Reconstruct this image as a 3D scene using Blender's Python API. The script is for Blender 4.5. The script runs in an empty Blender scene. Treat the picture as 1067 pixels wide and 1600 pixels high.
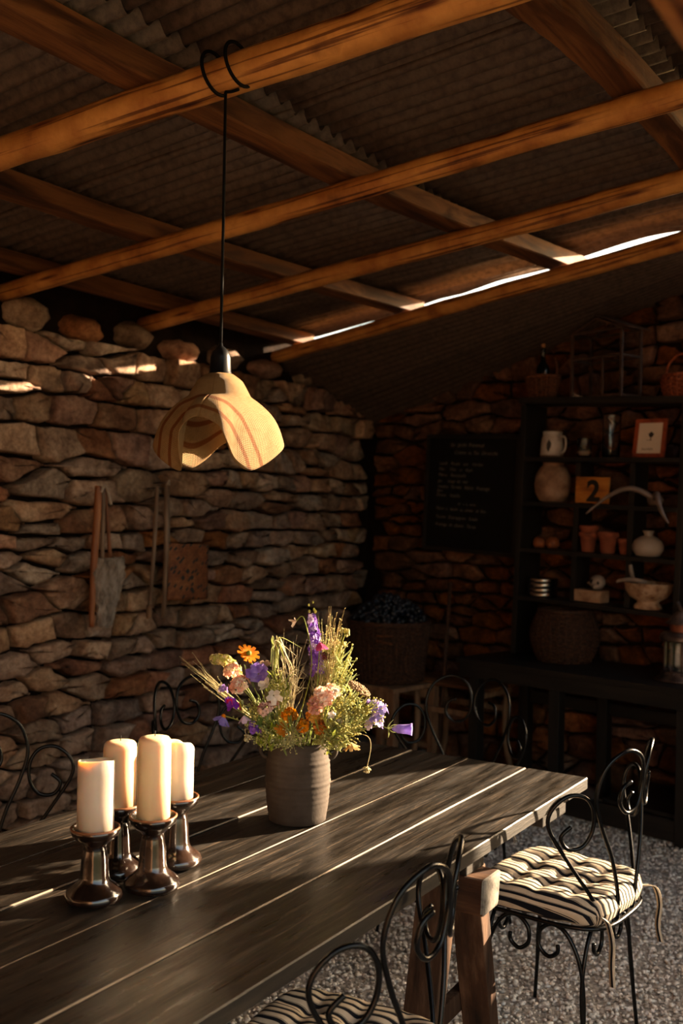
import bpy, bmesh, math, random
import numpy as np
from math import sin, cos, pi, radians, atan2, sqrt, hypot
from mathutils import Vector, Matrix, noise

C = bpy.context.scene.collection
rng = random.Random(7)

# ------------------------------------------------------------------ camera
YAW, ROLL, CAMZ = radians(32.4), radians(1.1), 1.63
fwd = Vector((cos(YAW), sin(YAW), 0)); rgt = Vector((sin(YAW), -cos(YAW), 0)); up = Vector((0, 0, 1))
cx = rgt * cos(ROLL) + up * sin(ROLL); cy = up * cos(ROLL) - rgt * sin(ROLL)
cam_d = bpy.data.cameras.new('camera'); cam = bpy.data.objects.new('camera', cam_d); C.objects.link(cam)
mw = Matrix.Identity(4)
for i in range(3):
    mw[i][0] = cx[i]; mw[i][1] = cy[i]; mw[i][2] = -fwd[i]
mw[0][3], mw[1][3], mw[2][3] = 0, 0, CAMZ
cam.matrix_world = mw
cam_d.sensor_fit = 'VERTICAL'; cam_d.sensor_height = 36; cam_d.sensor_width = 24; cam_d.lens = 36
cam_d.clip_start = 0.05; cam_d.clip_end = 500
cam_d.dof.use_dof = True; cam_d.dof.focus_distance = 2.72; cam_d.dof.aperture_fstop = 3.2
bpy.context.scene.camera = cam

# ------------------------------------------------------------------ light
SUN_AZ, SUN_EL = radians(-30.5), radians(16.0)        # direction towards the sun, in the x-y plane
world = bpy.data.worlds.new('sky'); bpy.context.scene.world = world; world.use_nodes = True
wn = world.node_tree; wn.nodes.clear()
wo = wn.nodes.new('ShaderNodeOutputWorld'); wb = wn.nodes.new('ShaderNodeBackground')
sky = wn.nodes.new('ShaderNodeTexSky'); sky.sky_type = 'NISHITA'; sky.sun_disc = False
sky.sun_elevation = SUN_EL; sky.sun_rotation = pi / 2 - SUN_AZ
sky.dust_density = 3.0; sky.air_density = 1.0; sky.ozone_density = 1.0
wt = wn.nodes.new('ShaderNodeMixRGB'); wt.blend_type = 'MULTIPLY'; wt.inputs[0].default_value = 1; wt.inputs[2].default_value = (1.16, 1.0, .80, 1)   # warm tint on the sky, for white balance
wn.links.new(sky.outputs[0], wt.inputs[1]); wn.links.new(wt.outputs[0], wb.inputs[0]); wn.links.new(wb.outputs[0], wo.inputs[0])
wb.inputs[1].default_value = 0.76
sun_d = bpy.data.lights.new('sun', 'SUN'); sun_d.energy = 38.0; sun_d.angle = radians(0.6); sun_d.color = (1.0, 0.74, 0.48)
sun = bpy.data.objects.new('sun', sun_d); C.objects.link(sun)
sd = Vector((cos(SUN_AZ) * cos(SUN_EL), sin(SUN_AZ) * cos(SUN_EL), sin(SUN_EL)))
sun.rotation_euler = sd.to_track_quat('Z', 'Y').to_euler(); sun.location = sd * 20
vs = bpy.context.scene.view_settings
bpy.context.scene.display_settings.display_device = 'sRGB'
vs.view_transform = 'Standard'; vs.look = 'None'; vs.gamma = 1; vs.use_curve_mapping = False
vs.exposure = 0.32

# ------------------------------------------------------------------ materials
def lin(h):
    h = h.lstrip('#'); out = []
    for i in (0, 2, 4):
        c = int(h[i:i + 2], 16) / 255
        out.append(c / 12.92 if c <= .04045 else ((c + .055) / 1.055) ** 2.4)
    return tuple(out)

def M(name, cols, rough=.7, scale=8.0, stretch=(1, 1, 1), detail=6, dist=0.0, metal=0.0, bump=.3, bscale=None, bdist=.004,
      vary=0.0, hue=0.0, coord='Object', sss=0.0, sssr=(.02, .01, .005), trans=0.0, glass=0.0, ior=1.45, spec=.5, coat=0.0,
      rrange=0.0, ramp=None, extra=None, uvrand=True):
    m = bpy.data.materials.new(name); m.use_nodes = True; nt = m.node_tree; N = nt.nodes; L = nt.links
    b = N['Principled BSDF']
    tc = N.new('ShaderNodeTexCoord'); mp = N.new('ShaderNodeMapping'); L.new(tc.outputs[coord], mp.inputs[0])
    mp.inputs['Scale'].default_value = stretch
    vec = mp.outputs[0]
    oi = N.new('ShaderNodeObjectInfo')
    if uvrand:
        mul = N.new('ShaderNodeMath'); mul.operation = 'MULTIPLY'; mul.inputs[1].default_value = 37.0; L.new(oi.outputs['Random'], mul.inputs[0])
        add = N.new('ShaderNodeVectorMath'); add.operation = 'ADD'; L.new(vec, add.inputs[0]); L.new(mul.outputs[0], add.inputs[1]); vec = add.outputs[0]
    nz = N.new('ShaderNodeTexNoise'); nz.inputs['Scale'].default_value = scale; nz.inputs['Detail'].default_value = detail
    nz.inputs['Distortion'].default_value = dist; nz.inputs['Roughness'].default_value = .6
    L.new(vec, nz.inputs['Vector'])
    cr = N.new('ShaderNodeValToRGB'); L.new(nz.outputs['Fac'], cr.inputs[0])
    el = cr.color_ramp.elements
    n = len(cols)
    pos = ramp or ([.3 + .4 * i / (n - 1) for i in range(n)] if n > 1 else [.5])
    while len(el) < n: el.new(.5)
    if n == 1: el.remove(el[1])
    for i, c in enumerate(cols):
        el[i].position = pos[i]; el[i].color = (*(lin(c) if isinstance(c, str) else c), 1)
    col = cr.outputs[0]
    if vary or hue:
        hsv = N.new('ShaderNodeHueSaturation'); L.new(col, hsv.inputs['Color'])
        mr = N.new('ShaderNodeMapRange'); L.new(oi.outputs['Random'], mr.inputs[0]); mr.inputs[3].default_value = 1 - vary; mr.inputs[4].default_value = 1 + vary
        L.new(mr.outputs[0], hsv.inputs['Value'])
        if hue:
            m2 = N.new('ShaderNodeMath'); m2.operation = 'MULTIPLY'; m2.inputs[1].default_value = 7.31; L.new(oi.outputs['Random'], m2.inputs[0])
            fr = N.new('ShaderNodeMath'); fr.operation = 'FRACT'; L.new(m2.outputs[0], fr.inputs[0])
            mr2 = N.new('ShaderNodeMapRange'); L.new(fr.outputs[0], mr2.inputs[0]); mr2.inputs[3].default_value = .5 - hue; mr2.inputs[4].default_value = .5 + hue
            L.new(mr2.outputs[0], hsv.inputs['Hue'])
            m3 = N.new('ShaderNodeMath'); m3.operation = 'MULTIPLY'; m3.inputs[1].default_value = 3.77; L.new(oi.outputs['Random'], m3.inputs[0])
            fr3 = N.new('ShaderNodeMath'); fr3.operation = 'FRACT'; L.new(m3.outputs[0], fr3.inputs[0])
            mr3 = N.new('ShaderNodeMapRange'); L.new(fr3.outputs[0], mr3.inputs[0]); mr3.inputs[3].default_value = .7; mr3.inputs[4].default_value = 1.15
            L.new(mr3.outputs[0], hsv.inputs['Saturation'])
        col = hsv.outputs[0]
    if extra: col = extra(nt, col, vec, tc, b)
    L.new(col, b.inputs['Base Color'])
    b.inputs['Roughness'].default_value = rough; b.inputs['Metallic'].default_value = metal
    b.inputs['Specular IOR Level'].default_value = spec; b.inputs['IOR'].default_value = ior
    if coat: b.inputs['Coat Weight'].default_value = coat; b.inputs['Coat Roughness'].default_value = .12
    if rrange:
        mr = N.new('ShaderNodeMapRange'); L.new(nz.outputs['Fac'], mr.inputs[0]); mr.inputs[1].default_value = .3; mr.inputs[2].default_value = .7
        mr.inputs[3].default_value = rough - rrange; mr.inputs[4].default_value = rough + rrange; L.new(mr.outputs[0], b.inputs['Roughness'])
    if sss:
        b.inputs['Subsurface Weight'].default_value = sss; b.inputs['Subsurface Radius'].default_value = (1, .5, .25); b.inputs['Subsurface Scale'].default_value = .03
    if glass: b.inputs['Transmission Weight'].default_value = glass
    if bump:
        nb = N.new('ShaderNodeTexNoise'); nb.inputs['Scale'].default_value = bscale or scale * 3; nb.inputs['Detail'].default_value = 8; nb.inputs['Roughness'].default_value = .65
        L.new(vec, nb.inputs['Vector'])
        bp = N.new('ShaderNodeBump'); bp.inputs['Strength'].default_value = bump; bp.inputs['Distance'].default_value = bdist
        L.new(nb.outputs['Fac'], bp.inputs['Height']); L.new(bp.outputs[0], b.inputs['Normal'])
    if trans:
        t = N.new('ShaderNodeBsdfTranslucent'); L.new(col, t.inputs[0]); mx = N.new('ShaderNodeMixShader'); mx.inputs[0].default_value = trans
        out = N['Material Output']; L.new(b.outputs[0], mx.inputs[1]); L.new(t.outputs[0], mx.inputs[2]); L.new(mx.outputs[0], out.inputs[0])
    return m

# ------------------------------------------------------------------ mesh helpers
def sm(pts, n=6, closed=False):
    P = [Vector(p) for p in pts]; out = []
    k = len(P); rngs = range(k if closed else k - 1)
    for i in rngs:
        g = (lambda j: P[j % k]) if closed else (lambda j: P[max(0, min(k - 1, j))])
        p0, p1, p2, p3 = g(i - 1), g(i), g(i + 1), g(i + 2)
        for s in range(n):
            t = s / n
            out.append(.5 * ((2 * p1) + (p2 - p0) * t + (2 * p0 - 5 * p1 + 4 * p2 - p3) * t * t + (3 * p1 - p0 - 3 * p2 + p3) * t ** 3))
    if not closed: out.append(P[-1].copy())
    return out

class MB:
    def __init__(s): s.v = []; s.f = []; s.m = []; s.s = []; s.uv = None
    def add(s, vs, fs, mi=0, smooth=True):
        o = len(s.v); s.v += [tuple(v) for v in vs]
        for f in fs: s.f.append(tuple(i + o for i in f)); s.m.append(mi); s.s.append(smooth)
        return s
    def box(s, c, d, rot=None, bev=0.0, mi=0, jit=0.0):
        bm = bmesh.new(); bmesh.ops.create_cube(bm, size=1)
        for v in bm.verts:
            v.co = Vector((v.co.x * d[0], v.co.y * d[1], v.co.z * d[2])) + Vector((rng.uniform(-jit, jit) for _ in range(3)))
        if bev: bmesh.ops.bevel(bm, geom=bm.edges[:], offset=bev, segments=2, affect='EDGES', profile=.6)
        R = rot if rot is not None else Matrix.Identity(3)
        bm.verts.index_update()
        s.add([R @ v.co + Vector(c) for v in bm.verts], [[v.index for v in f.verts] for f in bm.faces], mi, False); bm.free(); return s
    def tube(s, path, r, seg=8, closed=False, mi=0, cap=True, flat=None):
        P = [Vector(p) for p in path]; n = len(P)
        R = r if isinstance(r, (list, tuple)) else [r] * n
        if len(R) != n: R = [R[0] + (R[-1] - R[0]) * i / (n - 1) for i in range(n)] if len(R) == 2 else [np.interp(i / (n - 1), np.linspace(0, 1, len(R)), R) for i in range(n)]
        T = []
        for i in range(n):
            a, b = (P[(i - 1) % n], P[(i + 1) % n]) if closed else (P[max(0, i - 1)], P[min(n - 1, i + 1)])
            t = (b - a); T.append(t.normalized() if t.length > 1e-9 else Vector((0, 0, 1)))
        ref = Vector((0, 0, 1)) if abs(T[0].z) < .9 else Vector((1, 0, 0))
        u = (ref - T[0] * ref.dot(T[0])).normalized(); vs = []
        for i in range(n):
            u = (u - T[i] * u.dot(T[i]))
            u = u.normalized() if u.length > 1e-6 else T[i].orthogonal().normalized()
            w = T[i].cross(u)
            for k in range(seg):
                a = 2 * pi * k / seg
                vs.append(P[i] + (u * cos(a) + w * sin(a) * (flat or 1)) * R[i])
        fs = []
        for i in range(n if closed else n - 1):
            j = (i + 1) % n
            for k in range(seg):
                l = (k + 1) % seg; fs.append((i * seg + k, i * seg + l, j * seg + l, j * seg + k))
        if cap and not closed:
            fs.append(tuple(reversed(range(seg)))); fs.append(tuple((n - 1) * seg + k for k in range(seg)))
        return s.add(vs, fs, mi)
    def lathe(s, prof, seg=40, c=(0, 0, 0), mi=0, wob=None, capb=True, capt=False, axis=None):
        vs = []; n = len(prof)
        for i, (r, z) in enumerate(prof):
            for k in range(seg):
                a = 2 * pi * k / seg; q = r * (wob(a, z) if wob else 1)
                p = Vector((q * cos(a), q * sin(a), z)); p = axis @ p if axis is not None else p
                vs.append(p + Vector(c))
        fs = [(i * seg + k, i * seg + (k + 1) % seg, (i + 1) * seg + (k + 1) % seg, (i + 1) * seg + k) for i in range(n - 1) for k in range(seg)]
        if capb: fs.append(tuple(reversed(range(seg))))
        if capt: fs.append(tuple((n - 1) * seg + k for k in range(seg)))
        return s.add(vs, fs, mi)
    def ball(s, c, r, seg=8, rings=6, mi=0, jit=0.0, sc=(1, 1, 1), rot=None):
        vs = [Vector((0, 0, -r))]; fs = []
        for i in range(1, rings):
            a = -pi / 2 + pi * i / rings
            for k in range(seg):
                b = 2 * pi * k / seg; q = r * (1 + rng.uniform(-jit, jit)); vs.append(Vector((q * cos(a) * cos(b), q * cos(a) * sin(b), q * sin(a))))
        vs.append(Vector((0, 0, r))); T = len(vs) - 1
        for k in range(seg):
            l = (k + 1) % seg; fs.append((0, 1 + l, 1 + k)); fs.append((T, 1 + (rings - 2) * seg + k, 1 + (rings - 2) * seg + l))
            for i in range(rings - 2): fs.append((1 + i * seg + k, 1 + i * seg + l, 1 + (i + 1) * seg + l, 1 + (i + 1) * seg + k))
        R = rot if rot is not None else Matrix.Identity(3)
        return s.add([R @ Vector((v.x * sc[0], v.y * sc[1], v.z * sc[2])) + Vector(c) for v in vs], fs, mi)
    def grid(s, fn, nu, nv, mi=0, closeu=False, smooth=True):
        vs = [fn(i / (nu if closeu else nu - 1), j / (nv - 1)) for j in range(nv) for i in range(nu)]; fs = []
        for j in range(nv - 1):
            for i in range(nu if closeu else nu - 1):
                k = (i + 1) % nu; fs.append((j * nu + i, j * nu + k, (j + 1) * nu + k, (j + 1) * nu + i))
        return s.add(vs, fs, mi, smooth)
    def build(s, name, mats, parent=None, loc=(0, 0, 0), rotz=0, uv=None, kind=None, label=None, solid=0):
        me = bpy.data.meshes.new(name); me.from_pydata(s.v, [], s.f)
        for m in (mats if isinstance(mats, (list, tuple)) else [mats]): me.materials.append(m)
        me.polygons.foreach_set('material_index', s.m); me.polygons.foreach_set('use_smooth', s.s)
        if uv:
            l = me.uv_layers.new(name='UVMap'); idx = np.empty(len(me.loops), dtype=np.int32); me.loops.foreach_get('vertex_index', idx)
            l.data.foreach_set('uv', np.array(uv, dtype=np.float32)[idx].ravel())
        me.update(); o = bpy.data.objects.new(name, me); C.objects.link(o)
        o.location = loc; o.rotation_euler = (0, 0, rotz)
        if parent: o.parent = parent
        if kind: o['kind'] = kind
        if label: o['label'] = label
        if solid:
            md = o.modifiers.new('thickness', 'SOLIDIFY'); md.thickness = solid; md.offset = 0
        return o

def tag(o, label, cat, group=None):
    o['label'] = label; o['category'] = cat
    if group: o['group'] = group
    return o
def thing(name, label, cat, loc=(0, 0, 0), rotz=0, group=None):
    o = bpy.data.objects.new(name, None); C.objects.link(o); o.location = loc; o.rotation_euler = (0, 0, rotz); o.empty_display_size = .1
    return tag(o, label, cat, group)
def dup(root, loc, rotz, label, scale=None):
    r = root.copy(); C.objects.link(r); r.location = loc; r.rotation_euler = (0, 0, rotz); r['label'] = label
    if scale: r.scale = (scale,) * 3
    for ch in list(root.children):
        c = ch.copy(); C.objects.link(c); c.parent = r
        for g in ch.children:
            d = g.copy(); C.objects.link(d); d.parent = c
    return r
def nz(x, y=0, z=0): return noise.noise(Vector((x, y, z)))

# ------------------------------------------------------------------ material library
def stone_mat(name, cols, vary):
    def spots(nt, col, vec, tc, b):
        N, L = nt.nodes, nt.links
        n = N.new('ShaderNodeTexNoise'); n.inputs['Scale'].default_value = 34; n.inputs['Detail'].default_value = 10; n.inputs['Roughness'].default_value = .75; L.new(vec, n.inputs['Vector'])
        r = N.new('ShaderNodeValToRGB'); e = r.color_ramp.elements; e[0].position = .34; e[0].color = (.42, .38, .34, 1); e[1].position = .66; e[1].color = (1.25, 1.25, 1.25, 1); L.new(n.outputs['Fac'], r.inputs[0])
        m = N.new('ShaderNodeMixRGB'); m.blend_type = 'MULTIPLY'; m.inputs[0].default_value = .9; L.new(col, m.inputs[1]); L.new(r.outputs[0], m.inputs[2]); return m.outputs[0]
    return M(name, cols, rough=.92, scale=6, detail=8, bump=1.0, bscale=22, bdist=.022, vary=vary, hue=.006, spec=.2, ramp=[.25, .45, .6, .78], extra=spots)
m_stone = stone_mat('limestone', ['#553f31', '#8a6b54', '#a88a70', '#bfa58a'], .34)
m_stone_red = stone_mat('iron_stained_limestone', ['#4d3022', '#81563d', '#9c7052', '#ae8767'], .30)
m_stone_back = stone_mat('red_brown_stone', ['#331c0e', '#5c3418', '#754828', '#845838'], .34)  # redder stone, darkened so the colour holds some of the back wall's shade
m_void = M('wall_core_earth', ['#120c08', '#241811'], rough=1, scale=12, bump=.6, bdist=.02, spec=.1)
m_gravel = M('gravel', ['#6d655d', '#aaa198', '#cfc7bd'], rough=.9, scale=60, detail=4, bump=1, bscale=90, bdist=.01, spec=.2, uvrand=False)
m_pebble = M('pebble', ['#a0968b', '#d2cac0', '#ece6de'], rough=.85, scale=45, detail=2, bump=.2, spec=.25, ramp=[.38, .5, .62])
m_grass = M('dry_meadow', ['#2b301b', '#424327', '#524f33'], rough=1, scale=3, bump=.5, spec=.1)
m_tin = M('rusty_corrugated_iron', ['#30251e', '#45382f', '#54473d', '#3d3027'], rough=.55, scale=30, detail=6, bump=.3, bscale=90, metal=.1, vary=.16, spec=.45, ramp=[.3, .45, .6, .75])

def knots(nt, col, vec, tc, b):
    N, L = nt.nodes, nt.links
    mp = N.new('ShaderNodeMapping'); mp.inputs['Scale'].default_value = (1.4, 9, 9); L.new(tc.outputs['UV'], mp.inputs[0])
    mp.inputs['Scale'].default_value = (3, 1.5, 1)
    v = N.new('ShaderNodeTexVoronoi'); v.voronoi_dimensions = '2D'; v.inputs['Scale'].default_value = 1.0; v.inputs['Randomness'].default_value = 1
    L.new(mp.outputs[0], v.inputs['Vector'])
    mr = N.new('ShaderNodeMapRange'); L.new(v.outputs['Distance'], mr.inputs[0]); mr.inputs[1].default_value = .03; mr.inputs[2].default_value = .13
    mx = N.new('ShaderNodeMixRGB'); mx.blend_type = 'MULTIPLY'; mx.inputs[0].default_value = 1
    cr = N.new('ShaderNodeValToRGB'); cr.color_ramp.elements[0].color = (.20, .09, .04, 1); cr.color_ramp.elements[1].color = (1, 1, 1, 1)
    L.new(mr.outputs[0], cr.inputs[0]); L.new(col, mx.inputs[1]); L.new(cr.outputs[0], mx.inputs[2])
    # long drying cracks
    mp2 = N.new('ShaderNodeMapping'); mp2.inputs['Scale'].default_value = (14, .9, 1); L.new(tc.outputs['UV'], mp2.inputs[0])
    n2 = N.new('ShaderNodeTexNoise'); n2.inputs['Scale'].default_value = 1.5; n2.inputs['Detail'].default_value = 6; L.new(mp2.outputs[0], n2.inputs['Vector'])
    c2 = N.new('ShaderNodeValToRGB'); e = c2.color_ramp.elements; e[0].position = .37; e[0].color = (.16, .08, .04, 1); e[1].position = .45; e[1].color = (1, 1, 1, 1)
    L.new(n2.outputs['Fac'], c2.inputs[0]); m2 = N.new('ShaderNodeMixRGB'); m2.blend_type = 'MULTIPLY'; m2.inputs[0].default_value = .85
    L.new(mx.outputs[0], m2.inputs[1]); L.new(c2.outputs[0], m2.inputs[2]); return m2.outputs[0]
m_pole = M('peeled_pine_pole', ['#4a2710', '#96602c', '#bd8746', '#7a4a20'], rough=.62, scale=5, detail=8, bump=.4, bscale=25, bdist=.006, stretch=(1, 1, 1), spec=.35, extra=knots, ramp=[.25, .42, .62, .8])
m_batten = M('rough_sawn_batten', ['#29160c', '#4c2d18', '#754c2a', '#3b2112'], rough=.75, scale=4, detail=8, stretch=(.35, 4, 4), bump=.5, bscale=9, bdist=.006, vary=.1, spec=.25, dist=.6, ramp=[.28, .45, .6, .76])

# ------------------------------------------------------------------ setting: floor, walls
fl = MB(); fl.grid(lambda a, b: (-2.2 + 8.8 * a, -2.2 + 6.4 * b, 0), 2, 2); fl.build('floor', m_gravel, kind='structure')
gr = MB(); gr.grid(lambda a, b: (-40 + 80 * a, -40 + 80 * b, -.012), 2, 2); gr.build('ground', m_grass, kind='structure')

WV = 3.80                                        # inner face of the left wall (y)
def wall_stones(length, ztop, seed, zbot=0.0, xlim=None):
    """coursed dry-stone lay-out -> list of outlines (x, z) with a size"""
    r = random.Random(seed); cells = []; z = zbot; blocked = []; ci = 0
    bound = lambda x, k, zz: zz + .042 * nz(x * 1.2, k * 3.7, seed) + .024 * nz(x * 4.4, k * 1.9, seed + 5)
    hs = [r.uniform(.075, .16) for _ in range(60)]
    while z < ztop - .03:
        h = hs[ci]
        if z + h > ztop - .05: h = ztop - z
        x = -r.uniform(0, .3); nxt = []
        while x < length:
            w = r.uniform(.10, .24) if r.random() < .5 else r.uniform(.2, .44)
            x1 = x + w
            hit = [q for q in blocked if q[0] < x1 - .02 and q[1] > x + .02]
            if hit:
                if hit[0][0] - x > .03: x1 = hit[0][0]
                else: x = hit[0][1]; continue
            zb = lambda q, c=ci, zz=z: bound(q, c, zz)
            zt = lambda q, c=ci, zz=z, hh=h: bound(q, c + 1, zz + hh)
            if r.random() < .10 and w > .2 and z + h + hs[ci + 1] < ztop - .06 and hs[ci + 1] < .12:
                h2 = min(hs[ci + 1], ztop - z - h); nxt.append((x, x1)); tall = h2
                zt = lambda q, c=ci, zz=z, hh=h + h2: bound(q, c + 2, zz + hh)
                cells.append((x, x1, zb, zt))
            elif r.random() < .22 and w > .24 and h > .085:
                f = r.uniform(.35, .65); mid = lambda q, b=zb, t=zt, f=f: b(q) + (t(q) - b(q)) * f + .006 * nz(q * 7, seed)
                cells.append((x, x1, zb, mid))
                if r.random() < .4:
                    xm = x + w * r.uniform(.35, .65); cells.append((x, xm, mid, zt)); cells.append((xm, x1, mid, zt))
                else: cells.append((x, x1, mid, zt))
            else: cells.append((x, x1, zb, zt))
            x = x1
        # a two-course stone takes its place from the next course too
        blocked = nxt; z += h; ci += 1
    # seeds of the courses -> rubble outlines: stretched Voronoi cells, bent and broken
    K = .36; S = []
    for (a, b, zb, zt) in cells:
        q = (a + b) / 2; hm = zt(q) - zb(q)
        if b - a < .05 or hm < .028: continue
        S.append(((q + r.uniform(-.03, .03)) * K, (zt(q) + zb(q)) / 2 + r.uniform(-.013, .013)))
    A = np.array(S); out = []
    for i, (sx, sz) in enumerate(S):
        if not (0 < sx < length * K): continue
        d2 = ((A - A[i]) ** 2).sum(1); near = np.argsort(d2)[1:22]
        P = [(max(0, sx - .4), max(zbot, sz - .3)), (min(length * K, sx + .4), max(zbot, sz - .3)), (min(length * K, sx + .4), min(ztop, sz + .3)), (max(0, sx - .4), min(ztop, sz + .3))]
        for k in near:
            nx, nz_ = A[k] - A[i]; mx, mz = (A[k] + A[i]) / 2; Q = []
            for p, q in zip(P, P[1:] + P[:1]):
                dp = (p[0] - mx) * nx + (p[1] - mz) * nz_; dq = (q[0] - mx) * nx + (q[1] - mz) * nz_
                if dp <= 0: Q.append(p)
                if dp * dq < 0: t = dp / (dp - dq); Q.append((p[0] + (q[0] - p[0]) * t, p[1] + (q[1] - p[1]) * t))
            P = Q
            if len(P) < 3: break
        if len(P) < 3: continue
        P = [(p[0] / K, p[1]) for p in P]; cxm, czm = sx / K, sz
        ar = abs(sum(p[0] * q[1] - q[0] * p[1] for p, q in zip(P, P[1:] + P[:1]))) / 2
        if ar < .0022: continue
        g = r.uniform(.004, .011); R = []
        for p, q in zip(P, P[1:] + P[:1]):
            L_ = hypot(q[0] - p[0], q[1] - p[1])
            if L_ < .012: continue
            m_ = max(2, min(5, int(L_ / .055) + 1)); ux, uz = (q[0] - p[0]) / L_, (q[1] - p[1]) / L_; c_ = min(.25 * L_, .012)
            for k in range(m_ + 1):
                t = c_ + (L_ - 2 * c_) * k / m_; e = g + r.uniform(-.003, .008); R.append((p[0] + ux * t - uz * e, p[1] + uz * t + ux * e))
        if len(R) < 6: continue
        bend = lambda x, z: z + .030 * nz(x * 1.6, z * 2.2, seed + 2) * min(1, z * 4, max(0, ztop - z) * 4)
        R = [(x, bend(x, z)) for x, z in R]
        out.append((R, ar, r.uniform(-.016, .040), (cxm, bend(cxm, czm)), r.random()))
    return out
def stone_mesh(mb, P, c, d0, r, to3, hm=.1):
    """cushion-shaped face with a broken edge; to3(x, z, depth) -> world, depth + is towards the room"""
    n = len(P); tx, tz = r.uniform(-.12, .12), r.uniform(-.28, .28); sd_ = r.uniform(0, 100)
    rings = [(1.0, -.10), (1.0, d0 - .016), (.97, d0 + .002), (.88, d0 + .010), (.66, d0 + .013), (.34, d0 + .014)]
    vs = []
    for k, (s_, d) in enumerate(rings):
        for p in P:
            x = c[0] + (p[0] - c[0]) * s_; z = c[1] + (p[1] - c[1]) * (s_ if k < 3 else s_ * .98)
            dd = d + (0 if k == 0 else (x - c[0]) * tx + (z - c[1]) * tz + .024 * nz(x * 9, z * 16, sd_) + .012 * nz(x * 27, z * 38, sd_))
            vs.append(to3(x, z, dd))
    vs.append(to3(c[0], c[1], d0 + .014 + .030 * nz(c[0] * 8, c[1] * 14, sd_) + .018 * abs(nz(c[0] * 19, c[1] * 26, sd_))))
    fs = [(k * n + i, k * n + (i + 1) % n, (k + 1) * n + (i + 1) % n, (k + 1) * n + i) for k in range(5) for i in range(n)]
    fs += [(5 * n + i, 5 * n + (i + 1) % n, 6 * n) for i in range(n)]
    mb.add(vs, fs, 0, True)

def build_wall(name, length, ztop, to3, backing, seed, nparts, prefer, kindlabel=None):
    w = backing.build(name, m_void, kind='structure')
    st = wall_stones(length, ztop, seed); r = random.Random(seed + 1)
    st = [s for s in st if s[1] > .0018]
    st.sort(key=lambda s: -(s[1] * prefer(s[3])))
    rest = MB(); cnt = 0
    for i, (P, a, d, c, q) in enumerate(st):
        mb = MB() if i < nparts else rest
        o = to3(c[0], c[1], 0)
        if mb is rest: stone_mesh(mb, P, c, d, r, to3); continue
        stone_mesh(mb, P, c, d, r, lambda x, z, dd: tuple(p - k for p, k in zip(to3(x, z, dd), o)))
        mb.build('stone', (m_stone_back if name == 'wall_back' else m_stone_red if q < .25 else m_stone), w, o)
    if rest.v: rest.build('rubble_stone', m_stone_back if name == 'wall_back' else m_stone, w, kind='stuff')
    return w
# left wall: runs along x from behind the camera to the corner
LX0, CORNER = -1.7, 6.36
bk = MB(); bk.box(((LX0 + CORNER) / 2 + .3, WV + .28, 1.375), (CORNER - LX0 + .6, .40, 2.75))
wl = build_wall('wall_left', CORNER - LX0, 2.46, lambda x, z, d: (LX0 + x, WV + .02 - d, z), bk, 11, 285,
                lambda c: 1.0 if (c[0] + LX0 > 2.35 and c[1] > .35) else .02)
rb = random.Random(3)
# loose boulders along the top of the left wall
for k, (x, w_, h_, z) in enumerate([(2.62, .24, .12, 2.47), (2.90, .32, .17, 2.49), (3.28, .28, .13, 2.47), (3.62, .30, .10, 2.47), (3.98, .26, .12, 2.48), (4.35, .34, .09, 2.47), (4.75, .30, .11, 2.47), (5.15, .33, .09, 2.47), (5.6, .3, .10, 2.47), (6.0, .3, .10, 2.47), (2.2, .3, .12, 2.47), (1.8, .34, .13, 2.47)]):
    mb = MB(); mb.ball((0, 0, 0), 1, 12, 8, jit=.10, sc=(w_ / 2, .16, h_ / 2 + .02)); mb.build('top_stone', m_stone_red if k % 2 else m_stone, wl, (x, WV + .12, z + h_ / 2))
# back wall: slightly skewed, from the corner to a doorway on the right
eb = Vector((-.22, -1, 0)).normalized(); nb_ = Vector((-1, .22, 0)).normalized(); C0 = Vector((6.35, 3.80, 0))
BW = lambda x, z, d: tuple(C0 + eb * x + nb_ * d + Vector((0, 0, z)))
def back_block(x0, x1, ztop):
    b = MB(); c_ = C0 + eb * ((x0 + x1) / 2) - nb_ * .30
    b.box((c_.x, c_.y, ztop / 2), (.40, x1 - x0, ztop), Matrix.Rotation(atan2(.22, 1) * -1, 3, 'Z')); return b
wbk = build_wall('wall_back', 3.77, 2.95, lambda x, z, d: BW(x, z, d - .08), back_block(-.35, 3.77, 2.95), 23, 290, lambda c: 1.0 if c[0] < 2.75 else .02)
back_block(4.66, 6.6, 2.95).build('wall_back_pier', m_stone, kind='structure')
rw = MB(); rw.box((4.1, -1.95, 1.6), (3.6, .40, 3.2)); rw.build('blocker_wall_right', m_stone, kind='structure')  # added out of view to cut daylight on the back right
wf = MB(); wf.box((-1.9, 1.75, 1.6), (.40, 5.2, 3.2)); wf.build('blocker_wall_front', m_stone, kind='structure')  # added behind the camera to block light from the front
# added waist-high gate in the doorway (outside the frame; keeps the sun off the gravel)
gt = thing('sun_block_gate', 'unseen plank gate added in the doorway to keep low sun off the gravel', 'gate', tuple(C0 + eb * 4.175 - nb_ * .2))
gt.rotation_euler = (0, 0, -atan2(.22, 1))
for i in range(6): MB().box((0, -.335 + .134 * i, .62), (.025, .128, 1.22), bev=.003).build('board', m_batten, gt)
for z in (.25, 1.0): MB().box((.03, 0, z), (.03, .78, .08), bev=.003).build('rail', m_batten, gt)

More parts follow.
